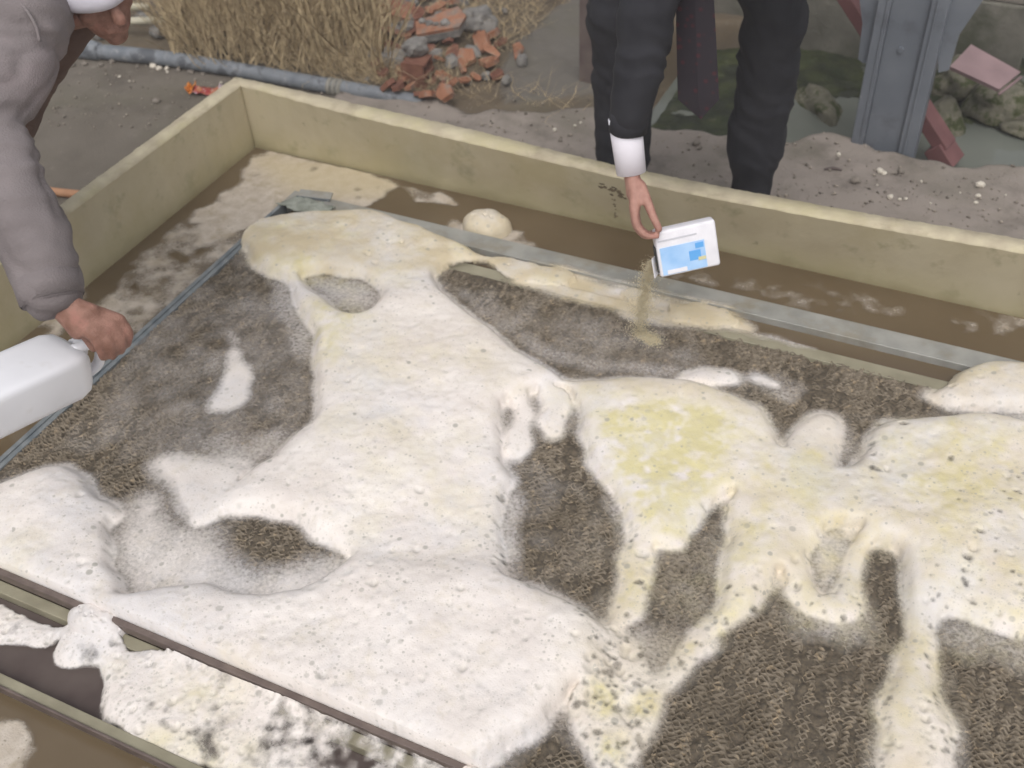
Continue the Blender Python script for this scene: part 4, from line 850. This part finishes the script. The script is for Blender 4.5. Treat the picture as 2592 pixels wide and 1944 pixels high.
# ================================================================== BACKGROUND, RIGHT: column, braces, pond edge
cb0, cb1 = PZ(2150, 378, -.05), PZ(2313, 398, -.05); cw = cb1[0]-cb0[0]; cy = cb0[1]+.0
colm = thing('steel_column', 'blue-grey painted steel channel column with gusset plates at the pond edge', 'column', ((cb0[0]+cb1[0])/2, cy+.06, -.05))
def cbox(name, x0, x1, y0, y1, z0, z1, M_, bev=.002): return part(name, box_mesh(name, ((x0+x1)/2, (y0+y1)/2, (z0+z1)/2), (x1-x0, y1-y0, z1-z0), None, bev), M_, colm)
x0, x1 = cb0[0], cb1[0]
cbox('web', x0+.045, x1-.058, cy+.020, cy+.030, -.3, 3.2, M_bluesteel); cbox('flange', x0, x0+.0445, cy, cy+.14, -.3, 3.2, M_bluesteel, .004); cbox('flange', x1-.0575, x1, cy, cy+.14, -.3, 3.2, M_bluesteel, .004)
cbox('rib', x1-.040, x1-.034, cy-.006, cy-.0005, -.3, 3.2, M_bluesteel); cbox('rib', x0+.030, x0+.035, cy-.005, cy-.0005, -.3, 3.2, M_bluesteel)
def plate(name, pxs, y, th_, M_, parent):
    bm = bmesh.new(); A = [PY(a, b, y) for a, b in pxs]; f = [bm.verts.new(p) for p in A]; g = [bm.verts.new(p+W2(0, th_, 0)) for p in A]; n = len(A)
    bm.faces.new(f); bm.faces.new(g[::-1])
    for k in range(n): bm.faces.new((f[k], g[k], g[(k+1) % n], f[(k+1) % n]))
    return part(name, bm_mesh(name, bm), M_, parent)
plate('gusset', [(2168, -60), (2183, 60), (2172, 150), (2184, 160), (2215, 160), (2240, -60)], cy+.032, .01, M_bluesteel, colm)
plate('gusset', [(2400, -60), (2530, -60), (2428, 88), (2402, 178), (2375, 184), (2375, 60)], cy+.050, .012, M_bluesteel, colm)
for zz in (.35, .62): part('bolt', tube_mesh('bolt', [((x0+x1)/2-.01, cy+.021, zz), ((x0+x1)/2-.01, cy+.010, zz)], [.011, .010], 6, smooth=False), M_bluesteel, colm)
br = thing('diagonal_brace', 'dark red primed steel brace running diagonally behind the blue-grey column', 'brace', PZ(2385, 395, -.15))
b0, b1 = PY(2078, -120, cy+.34), PY(2395, 372, cy+.20); d_ = b1-b0; L_ = np.linalg.norm(d_); zq = Vector(d_).to_track_quat('Z', 'Y').to_matrix()
part('bar', box_mesh('bar', (b0+b1)/2, (.085, .05, L_), zq, .004), M_red, br); part('end_plate', box_mesh('end_plate', b1+W2(.0, .0, -.03), (.11, .07, .1), zq, .004), M_red, br)
pb_ = thing('board', 'faded pink rectangular board lying tilted on rocks beyond the column', 'board', PY(2490, 215, cy+.45))
yb = cy+.42
A = [PY(2405, 168, yb), PY(2458, 112, yb+.12), PY(2584, 182, yb+.12), PY(2530, 226, yb)]
n_ = np.cross(A[1]-A[0], A[3]-A[0]); n_ /= np.linalg.norm(n_); n_ = -n_ if n_[2] > 0 else n_
bm = bmesh.new(); f = [bm.verts.new(p) for p in A]; g = [bm.verts.new(p+n_*.018) for p in A]; bm.faces.new(f); bm.faces.new(g[::-1])
for k in range(4): bm.faces.new((f[k], g[k], g[(k+1) % 4], f[(k+1) % 4]))
part('panel', bm_mesh('panel', bm), M_pinkb, pb_); part('edge_strip', tube_mesh('edge_strip', [A[3]+n_*.012+W2(.005, .0, -.012), A[2]+n_*.012+W2(.01, 0, -.012)], [.006, .006], 6), M_pinkb, pb_)
def rock_mesh(name, r, seed, sub=3, sq=(1, 1, .7), amp=.35, flat=True):
    bm = bmesh.new(); bmesh.ops.create_icosphere(bm, subdivisions=sub, radius=1)
    for v in bm.verts:
        n = v.co.normalized(); k = 1+amp*mnoise.noise(n*1.3+Vector((seed*3.1, 0, 0)))+amp*.45*mnoise.noise(n*3.1+Vector((0, seed, 0)))+amp*.2*mnoise.noise(n*7+Vector((0, seed, 3)))
        v.co = Vector((n.x*sq[0]*k*r, n.y*sq[1]*k*r, n.z*sq[2]*k*r))
    return bm_mesh(name, bm, not flat)
for i, (px, py, zb, r, sq, rz, lab) in enumerate([(2075, 275, -.18, .12, (.62, 1.3, .55), .75, 'pale mossy slab of rock between the trouser leg and the column'), (2385, 315, -.16, .10, (.8, .9, .95), .2, 'mossy boulder right beside the column foot and red brace'), (2550, 262, -.12, .13, (1.2, .8, .7), .3, 'wet green-streaked boulder below the pink board'),
        (2440, 205, -.12, .12, (1.1, .8, .8), 1, 'brown mossy boulder under the upper end of the pink board'), (2600, 330, -.15, .07, (1.3, .7, .5), 0, 'low weedy stone at the water beside the green-streaked boulder')]):
    p = PZ(px, py, zb); o = link('boulder', rock_mesh('boulder', r, i+11, 3, sq, .5), M_moss); o.location = p; o.rotation_euler = (0, 0, rz); tag(o, lab, 'rock'); o.data.polygons.foreach_set('use_smooth', np.ones(len(o.data.polygons), bool))
# old concrete walls behind the pond
cwall = thing('concrete_wall', 'old stained concrete wall with stepped ledge standing behind the pond', 'wall', (2.2, 1.9, -.2))
def wbox(name, c, s_, M_=M_oldconc): return part(name, box_mesh(name, c, s_, None, .01), M_, cwall)
yb0 = PZ(1800, 95, -.17)[1]
wbox('wall_base', (1.75, yb0+.25, -.05), (1.6, .5, .42)); wbox('ledge', (1.75, yb0+.24, .185), (1.6, .46, .05), M_conc); wbox('wall', (1.75, yb0+.5, .6), (1.6, .3, .78))
cw2 = thing('concrete_kerb', 'pale concrete kerb and dark ledge at the far right of the pond', 'kerb', (3.2, 2.2, -.2))
k0 = PY(2455, 38, 2.25); k1 = PY(2700, 75, 2.05)
dk = k1-k0; ang = math.atan2(dk[1], dk[0]); cen = (k0+k1)/2
rk = Matrix.Rotation(ang, 3, 'Z')
part('kerb_top', box_mesh('kerb_top', cen+W2(.15, .08, -.02), (1.1, .16, .05), rk, .006), M_stone, cw2); part('kerb_face', box_mesh('kerb_face', (cen[0]+.15, cen[1]+.1, (cen[2]-.345)/2-.12), (1.1, .16, cen[2]+.20), rk, .006), M_oldconc, cw2)
part('upper_wall', box_mesh('upper_wall', (cen[0]+.2, cen[1]+.45, cen[2]+.1), (1.2, .5, .5), rk, .006), M_oldconc, cw2)
# brown steel post at the slab
pp = PZ(1478, 222, -.03)
po = thing('steel_post', 'rusty brown steel angle post standing on the concrete slab behind the trouser leg', 'post', pp)
part('angle_web', box_mesh('angle_web', (pp[0], pp[1]+.03, 1.2), (.062, .012, 2.46), None, .002), M_post, po); part('angle_flange', box_mesh('angle_flange', (pp[0]-.026, pp[1]+.068, 1.2), (.010, .062, 2.46), None, .002), M_post, po); part('base_plate', box_mesh('base_plate', (pp[0], pp[1]+.05, -.026), (.11, .13, .012), None, .002), M_post, po)

# ================================================================== BACKGROUND, LEFT: pipe, tubes, litter
pip = thing('pipe', 'mottled blue-grey pipe lying on the ground behind the basin corner', 'pipe', PZ(600, 175, -.02))
zc = GZ+.032
pts = [PZ(245, 130, zc), PZ(420, 148, zc), PZ(620, 180, zc), PZ(800, 212, zc), PZ(960, 238, zc-.006), PZ(1080, 262, zc-.03)]
part('tube', tube_mesh('tube', *smooth_path(pts, [.033, .033, .032, .032, .031, .03], 6), n=20), M_pipe, pip)
dq = (pts[1]-pts[0])/np.linalg.norm(pts[1]-pts[0])
part('socket', tube_mesh('socket', [pts[0]-dq*.13+W2(0, 0, .004), pts[0]-dq*.012+W2(0, 0, .004), pts[0]+dq*.012, pts[0]+dq*.02], [.044, .043, .040, .036], 20), M_pipe, pip)
part('elbow', tube_mesh('elbow', *smooth_path([pts[0]-dq*.10+W2(0, 0, .004), pts[0]-dq*.19+W2(-.01, .01, .01), pts[0]-dq*.27+W2(0, .07, .015), pts[0]-dq*.28+W2(0, .20, .02)], [.038, .039, .038, .038], 5), n=20), M_pipe, pip)
c3, c4 = PZ(845, 220, zc), PZ(868, 224, zc); dc_ = (c4-c3)/np.linalg.norm(c4-c3)
for k in range(3): part('coupling_ring', tube_mesh('coupling_ring', [c3+dc_*(k*.024-.02), c3+dc_*(k*.024-.004)], [.037, .037], 20), mat('coupling', (.2, .19, .165), (.26, .25, .22), .7, 20) if k == 0 else bpy.data.materials['coupling'], pip)
for k, (a, b, lab) in enumerate([((215, 56), (424, 51), 'long cream plastic tube lying beside the dry grass'), ((230, 18), (378, 17), 'shorter cream plastic tube lying behind the long one')]):
    zt_ = GZ+.075; q0, q1 = PZ(*a, zt_), PZ(*b, zt_); dd_ = (q1-q0)/np.linalg.norm(q1-q0)
    t = thing('plastic_tube', lab, 'tube', (q0+q1)/2, 'cream tubes by the grass'); part('tube', tube_mesh('tube', [q0-dd_*.5, q1], [.0165, .0165], 18), M_pvc, t); part('bore', tube_mesh('bore', [q1-dd_*.001, q1+dd_*.0008], [.013, .013], 18), M_dark, t)
    # lump the tube rests on
    for e_, (f_, seed) in enumerate(((.15, 3), (.85, 5))):
        p = q0+(q1-q0)*f_; o = link('stone', rock_mesh('stone', .042, seed+k*7, 2, (1, 1, .8), .25), M_mortar); o.location = (p[0], p[1], GZ+.024); tag(o, 'grey stone propping up a cream plastic tube', 'stone', 'stones under the tubes')
# crumpled wrapper
wp = PZ(535, 232, GZ+.012); ang_w = .35
wr_ = thing('wrapper', 'crumpled red and orange snack wrapper on the ground beside the basin corner', 'wrapper', wp)
def wrap(name, ox, oy, lx, ly, M_, seed, lift=0):
    n1, n2 = 14, 8; V = []; F = []
    for i in range(n1):
        for j in range(n2):
            x = ox+(i/(n1-1)-.5)*lx; y = oy+(j/(n2-1)-.5)*ly; x += .006*mnoise.noise(Vector((i*.9, j*.9, seed+5))); y += .008*mnoise.noise(Vector((i*.9, j*.9, seed+9))); z = .012+lift*abs(i/(n1-1)-.5)**2*4+.022*abs(mnoise.noise(Vector((x*45, y*45, seed))))+.010*mnoise.noise(Vector((x*110, y*110, seed)))
            V.append((wp[0]+x*math.cos(ang_w)-y*math.sin(ang_w), wp[1]+x*math.sin(ang_w)+y*math.cos(ang_w), GZ+z))
    for i in range(n1-1):
        for j in range(n2-1): F.append((i*n2+j, (i+1)*n2+j, (i+1)*n2+j+1, i*n2+j+1))
    o = part(name, mesh_np(name, V, F, False), M_, wr_); md = o.modifiers.new('s', 'SOLIDIFY'); md.thickness = .0015
wrap('foil', 0, 0, .15, .06, overlay(mat('red_foil', (.30, .045, .045), (.40, .16, .08), .35, 40, lo=.45, hi=.55), (.55, .5, .55), 60, .58, .64), 1, .01); wrap('foil_end', -.088, .012, .03, .06, mat('orange_foil', (.65, .24, .05), None, .35), 4, .02); wrap('foil_print', .06, .015, .05, .03, mat('pale_foil', (.6, .55, .6), (.5, .35, .4), .35, 60), 7, .02)
# orange stick outside the left wall
s0, s1 = PZ(70, 478, GZ+.016), PZ(205, 493, GZ+.016); t = thing('stick', 'orange wooden stick on the ground outside the left basin wall', 'stick', (s0+s1)/2)
part('shaft', tube_mesh('shaft', [s0-(s1-s0)*.9, s0, s1, s1+(s1-s0)*.2], [.016, .0155, .016, .015], 12), M_wood, t); part('ferrule', tube_mesh('ferrule', [s1+(s1-s0)*.15, s1+(s1-s0)*.3], [.018, .018], 12), M_post, t)

# stones lying about
stones = [(85, 162, 26, 0), (216, 166, 15, 1), (285, 160, 16, 1), (390, 172, 18, 0), (404, 178, 16, 0), (423, 176, 12, 0), (424, 184, 9, 0), (453, 181, 14, 1), (484, 186, 15, 1), (303, 196, 8, 0), (328, 207, 6, 0), (348, 172, 9, 1), (397, 260, 19, 1), (255, 168, 14, 1), (515, 190, 12, 1), (180, 168, 22, 1), (560, 212, 8, 0), (612, 190, 6, 0),
          (1404, 332, 12, 0), (1418, 358, 12, 1), (1455, 320, 8, 0), (1470, 312, 8, 0), (1440, 345, 8, 1), (1762, 366, 20, 1), (1770, 378, 14, 1), (2122, 394, 13, 0), (2226, 436, 19, 0), (2238, 442, 14, 0), (2253, 502, 17, 0), (2277, 507, 11, 0), (2292, 505, 9, 0), (2480, 474, 23, 0), (2474, 500, 13, 0), (2470, 515, 11, 0), (2331, 462, 8, 0), (2355, 516, 6, 0), (2165, 462, 26, 1), (2280, 438, 18, 1), (2100, 432, 10, 1), (2430, 490, 6, 0), (2545, 495, 6, 0), (2220, 470, 6, 0), (2010, 452, 8, 1), (1970, 482, 8, 1)]
smesh = [[rock_mesh('stone', 1, 40+k, 2, (1, .85, .75), .3) for k in range(3)] for _ in range(2)]
for k in range(3): smesh[0][k].materials.append(M_stone); smesh[1][k].materials.append(M_dull)
SL = {0: 'small pale stone lying loose on the concrete', 1: 'small dull grey-brown stone lying loose on the concrete'}
for i, (px, py, wpx, kd) in enumerate(stones):
    p = hit(px, py); r = wpx/2*depth(p)/FPX; me = smesh[kd][i % 3]
    o = link('stone', me); o.location = (p[0], p[1], ground_z(p[0], p[1])+r*.5); o.scale = (r*1.1, r, r); o.rotation_euler = (random.uniform(-.3, .3), random.uniform(-.3, .3), random.uniform(0, 6)); nm = 'pale' if kd == 0 else 'dull grey-brown'
    wh = 'against or near the blue-grey pipe' if px < 700 else ('on the ledge left of the trouser legs' if px < 1600 else ('on the ledge between the trouser legs' if px < 1850 else ('on the ledge near the steel column foot' if px < 2350 else 'on the ledge right of the steel column')))
    tag(o, 'small %s stone lying loose %s' % (nm, wh), 'stone', '%s stones %s' % (nm, wh))
gv, gf = [], []
for k in range(2600):
    if k < 1900: px, py = random.uniform(1000, 2592), random.uniform(255, 590); 
    else: px, py = random.uniform(120, 900), random.uniform(150, 330)
    p = G(px, py); i_ = ground_z(p[0], p[1])
    if i_ < -.1 or not (p[1] > .1 or p[0] < -.09): continue
    r = min(.0012+random.expovariate(450), .009); b0 = len(gv)
    for d_ in ((1, 0, 0), (-1, 0, 0), (0, 1, 0), (0, -1, 0), (0, 0, .9), (0, 0, -.5)): gv.append((p[0]+d_[0]*r*random.uniform(.7, 1.3), p[1]+d_[1]*r*random.uniform(.7, 1.3), i_+r*.4+d_[2]*r))
    for a_, b_, c_ in ((0, 2, 4), (2, 1, 4), (1, 3, 4), (3, 0, 4), (2, 0, 5), (1, 2, 5), (3, 1, 5), (0, 3, 5)): gf.append((b0+a_, b0+b_, b0+c_))
me = mesh_np('grit', gv, gf, False); tag(link('grit', me, mat('grit', (.10, .085, .07), (.36, .31, .26), .9, 30)), 'loose grit strewn over the concrete ledge and floor', None, None, 'stuff')
# twig / leaf litter on the ledge
tw0 = hit(2085, 432); twig = tube_mesh('twig', *smooth_path([tw0+W2(0, 0, .006), tw0+W2(.03, .012, .010), tw0+W2(.06, .015, .008)], [.003, .006, .003], 4), n=7); tag(link('twig', twig, M_post), 'short dark twig lying on the pale ledge near the column', 'twig')

# ================================================================== RUBBLE HEAP
def shard_mesh(name, seed, lx, ly, t, ribs=True):
    r = random.Random(seed); n = r.choice((5, 6, 7)); P = []
    for k in range(n):
        a = 2*math.pi*(k+r.uniform(-.3, .3))/n; ca, sa = math.cos(a), math.sin(a); q = 1/max(abs(ca), abs(sa)); P.append((ca*q*lx/2*r.uniform(.7, 1), sa*q*ly/2*r.uniform(.7, 1)))
    bm = bmesh.new(); lo = [bm.verts.new((x*.97, y*.97, -t/2)) for x, y in P]; hi = [bm.verts.new((x, y, t/2+r.uniform(-.002, .002))) for x, y in P]
    bm.faces.new(hi); bm.faces.new(lo[::-1])
    for k in range(n): bm.faces.new((lo[k], lo[(k+1) % n], hi[(k+1) % n], hi[k]))
    if ribs:
        for k in range(-3, 4):
            y = k*ly/8; 
            if abs(y) < ly*.33: add_box(bm, (0, y, t/2), (lx*.62*r.uniform(.7, 1), ly*.045, .005))
    return bm_mesh(name, bm)
def hollow_mesh(name, lx, ly, lz, seed):
    r = random.Random(seed); bm = bmesh.new(); t = .011
    for z in (-1, 0, 1): add_box(bm, (0, 0, z*(lz-t)/2), (lx*(1-.12*abs(z)*r.random()), ly, t))
    for y in (-1, 0, 1): add_box(bm, (r.uniform(-.01, .01), y*(ly-t)/2, 0), (lx*.96, t, lz-.002))
    for v in bm.verts:
        v.co += Vector([mnoise.noise(v.co*40+Vector((seed, k, 0)))*.006 for k in (0, 5, 9)])
    return bm_mesh(name, bm)
def where(px, py):
    if py < 55: return 'at the top of the heap behind the tile slab'
    if px < 1010: return 'on the straw side of the heap'
    if px > 1170: return 'on the smooth slab side of the heap'
    return 'around the dark red brick block' if py > 120 else 'just under the large tile slab'
def put(name, me, px, py, label, cat, group=None, tilt=(0, 0, 0), lift=.0, mt=None, scale=1, solid=None):
    p = hit(px, py); o = link(name, me)
    if group: wh_ = where(px, py); label = label+' '+wh_; group = group+' '+wh_
    if mt and not me.materials: me.materials.append(mt)
    o.location = (p[0], p[1], ground_z(p[0], p[1])+lift); o.rotation_euler = tilt; o.scale = (scale,)*3 if not isinstance(scale, tuple) else scale
    tag(o, label, cat, group); return o
put('hollow_brick', hollow_mesh('hollow_brick', .15, .09, .12, 1), 937, 55, 'upright broken orange hollow brick among the straw at the heap edge', 'brick', None, (0.1, 1.45, .4), .05, M_brick)
put('hollow_brick', hollow_mesh('hollow_brick', .16, .11, .10, 2), 1002, 62, 'split hollow brick with a raised lip atop the heap', 'brick', None, (.3, .35, .6), .035, M_brick)
put('brick_shard', shard_mesh('brick_shard', 5, .15, .10, .02), 994, 98, 'tilted orange brick shard below the split hollow brick', 'brick shard', None, (-.7, .2, .2), .03, M_brick)
slabt = thing('tile_slab', 'large orange tile slab with grey mortar crust crowning the rubble heap', 'tile slab', hit(1121, 100)+W2(0, 0, .075))
tm = Matrix.Rotation(.18, 3, 'X') @ Matrix.Rotation(-.12, 3, 'Y') @ Matrix.Rotation(.5, 3, 'Z')
sm = shard_mesh('tile', 8, .27, .19, .014, False); sm.transform(tm.to_4x4()); o = link('tile', sm, M_brick, slabt)
sm2 = shard_mesh('mortar_crust', 8, .26, .185, .03, False); sm2.transform(Matrix.Translation((0, 0, -.024)) @ tm.to_4x4()); link('mortar_crust', sm2, M_mortar, slabt)
for k, (a, b, r) in enumerate([(-.05, .0, .018), (.02, -.03, .022), (-.08, .03, .016), (-.02, -.02, .012)]):
    q = tm @ Vector((a, b, .012)); mm = rock_mesh('mortar_lump', r, 70+k, 2, (1, 1, .7), .4); mm.transform(Matrix.Translation(q)); link('mortar_lump', mm, M_mortar, slabt)
put('concrete_lump', rock_mesh('concrete_lump', .085, 21, 3, (1, .8, .8), .4), 1212, 75, 'big grey concrete lump beside the large tile slab', 'rubble', None, (0, 0, .3), .03, M_mortar)
put('brick_block', hollow_mesh('brick_block', .10, .10, .105, 4), 1062, 205, 'dark red brick block standing at the foot of the heap', 'brick', None, (0, 0, .12), .045, M_brickd)
put('concrete_lump', rock_mesh('concrete_lump', .055, 22, 3, (1, .8, .75), .35), 1060, 190, 'pale cone-shaped mortar lump sitting on the dark red brick block', 'rubble', None, (0, 0, 1), .125, M_mortar)
put('hollow_brick', hollow_mesh('hollow_brick', .09, .06, .03, 6), 1222, 128, 'ribbed brick piece leaning on a grey lump right of the tile slab', 'brick', None, (.6, .5, -.9), .035, M_brick)
put('concrete_lump', rock_mesh('concrete_lump', .036, 23, 2, (1.3, .8, .7), .35), 1198, 142, 'grey mortar piece under the ribbed brick piece', 'rubble', None, (0, .2, -.5), .02, M_mortar)
put('brick_block', hollow_mesh('brick_block', .11, .08, .06, 9), 1000, 168, 'grey mortared block half buried left of the dark red brick', 'brick', None, (0, .05, .1), .03, M_mortar)
put('brick_shard', shard_mesh('brick_shard', 12, .17, .12, .018), 1056, 10, 'wide orange brick shard at the top of the heap', 'brick shard', None, (.25, 0, .3), .05, M_brick)
put('tile_shard', shard_mesh('tile_shard', 14, .06, .10, .016), 1312, 140, 'orange shard lying at the edge of the smooth slab', 'brick shard', None, (.3, -.5, .4), .02, M_brick)
shv = [shard_mesh('brick_shard', 20+k, random.uniform(.05, .11), random.uniform(.035, .075), random.uniform(.012, .02), k % 2 == 0) for k in range(7)]
for k, me in enumerate(shv): me.materials.append(M_brick if k % 3 else M_brickd)
lmv = [rock_mesh('mortar_lump', random.uniform(.018, .034), 50+k, 2, (1, .85, .75), .35) for k in range(5)]
for me in lmv: me.materials.append(M_mortar)
scat = [(972, 205), (1018, 190), (1023, 218), (1040, 45), (1090, 38), (1107, 22), (1150, 20), (1000, 132), (1240, 103), (1067, 245), (1115, 236), (1183, 225), (960, 120), (985, 150), (1150, 150), (1165, 180), (1128, 205), (1095, 215), (950, 180), (1030, 100), (1060, 60), (1180, 60), (1160, 5), (1200, 10), (1080, 2), (1010, 20), (1250, 150), (1235, 175), (1275, 120), (960, 90), (1140, 125), (1085, 140), (1110, 160), (1205, 205), (1260, 200), (990, 228), (1045, 235), (1150, 232), (1010, 240), (1215, 95), (1130, 40), (1050, 80), (975, 165), (1190, 165), (1090, 255), (1130, 258)]
for i, (a, b) in enumerate(scat):
    me = shv[i % 7] if i % 3 else shv[(i//3) % 7]
    put('brick_shard', me, a+random.uniform(-8, 8), b+random.uniform(-4, 4), 'small broken brick shard', 'brick shard', 'brick shards', (random.uniform(-.6, .6), random.uniform(-.6, .6), random.uniform(0, 6)), random.uniform(.012, .04), scale=random.uniform(.8, 1.3))
for i in range(52):
    a, b = random.gauss(1090, 75), random.uniform(10, 240)
    put('mortar_lump', lmv[i % 5], a, b, 'small grey mortar lump', 'rubble', 'mortar lumps', (random.random()*3, random.random()*3, random.random()*6), random.uniform(.005, .03), scale=random.uniform(.6, 1.3))

# ================================================================== DRY GRASS
V, F = [], []
def blade(p, h, lean, az, droop, wd, seg=6, z0=None):
    b0 = len(V); d = np.array([math.cos(az), math.sin(az), 0]); sdv = np.array([math.cos(az+1.57), math.sin(az+1.57), 0])*0+RT*random.choice((.8, 1))+np.array([0, 0, 0]); kx, ky = random.gauss(0, .02), random.gauss(0, .02)
    for i in range(seg+1):
        t = i/seg; q = np.array(p)+d*(lean*h*t+droop*h*t*t)+np.array([kx*math.sin(t*5), ky*math.sin(t*4), h*(t-.45*abs(droop)*t*t)])
        if q[2] < GZ+.004: q[2] = GZ+.004+random.random()*.03
        ww = wd*(1-t*.75)
        V.append(q-sdv*ww); V.append(q+sdv*ww)
    for i in range(seg): k = b0+i*2; F.append((k, k+1, k+3, k+2))
for k in range(2300):
    px = random.uniform(432, 985); py = random.triangular(-140, 185, 130)*1.0+(px-400)*.075
    p = PZ(px, py, GZ); z0 = ground_z(p[0], p[1]) if p[1] < 2.5 else GZ
    dens_ = .5+.5*mnoise.noise(Vector((p[0]*7, p[1]*7, 0)))
    if random.random() > .35+dens_*.9: continue
    blade((p[0], p[1], z0-.01), random.uniform(.25, .8), random.gauss(0, .42), random.uniform(0, 6.28), random.uniform(0, .7), random.uniform(.0016, .0042)*(1.7 if random.random() < .12 else 1))
for k in range(900):   # fallen stalks along the pipe and heap
    px = random.gauss(860, 130); py = random.gauss(190+(px-860)*.16, 16); p = PZ(px, py, GZ); z0 = ground_z(p[0], p[1])
    blade((p[0], p[1], z0+random.uniform(.0, .035)), random.uniform(.03, .09), random.uniform(2, 4), random.uniform(-.6, .9)+random.choice((0, 3.14)), 0, random.uniform(.001, .0022), 4)
for k in range(650):   # straw over rubble, slab edge and dirt strip
    px = random.uniform(930, 1480); py = random.uniform(0, 300)
    if px > 1290+(-py+190)*.8 and py < 240: continue
    if py > 250+(px-1000)*.09: continue
    p = hit(px, py); blade((p[0], p[1], p[2]+random.uniform(.005, .04)), random.uniform(.01, .06), random.uniform(1.5, 5), random.uniform(0, 6.28), 0, random.uniform(.0008, .0022), 4)
for k in range(420):
    px = random.uniform(1180, 1430); py = random.uniform(-60, 120)
    if px > 1300+(150-py)*.75: continue
    p = hit(px, max(py, 2)); blade((p[0], p[1], p[2]+.01), random.uniform(.03, .12), random.uniform(.8, 2.5), random.uniform(0, 6.28), .2, random.uniform(.001, .0022), 4)
me = mesh_np('dry_grass', V, F, False); tag(link('dry_grass', me, M_straw), 'tangled dry straw-coloured grass behind the pipe and over the rubble', None, None, 'stuff')

# ================================================================== HAZE: thin volume added to imitate the milky veil of the lens
bm = bmesh.new(); add_box(bm, (0, 0, 1.05), (126, 126, 5.1)); hz = link('haze', bm_mesh('haze', bm)); tag(hz, 'thin pale haze volume added to imitate milky lens veil', None, None, 'stuff')
HM = bpy.data.materials.new('haze'); HM.use_nodes = True; hn = HM.node_tree; hn.nodes.remove(hn.nodes['Principled BSDF'])
pv = hn.nodes.new('ShaderNodeVolumePrincipled'); pv.inputs['Color'].default_value = (.93, .90, .92, 1); pv.inputs['Density'].default_value = .010
hn.links.new(pv.outputs[0], hn.nodes['Material Output'].inputs['Volume']); hz.data.materials.append(HM)
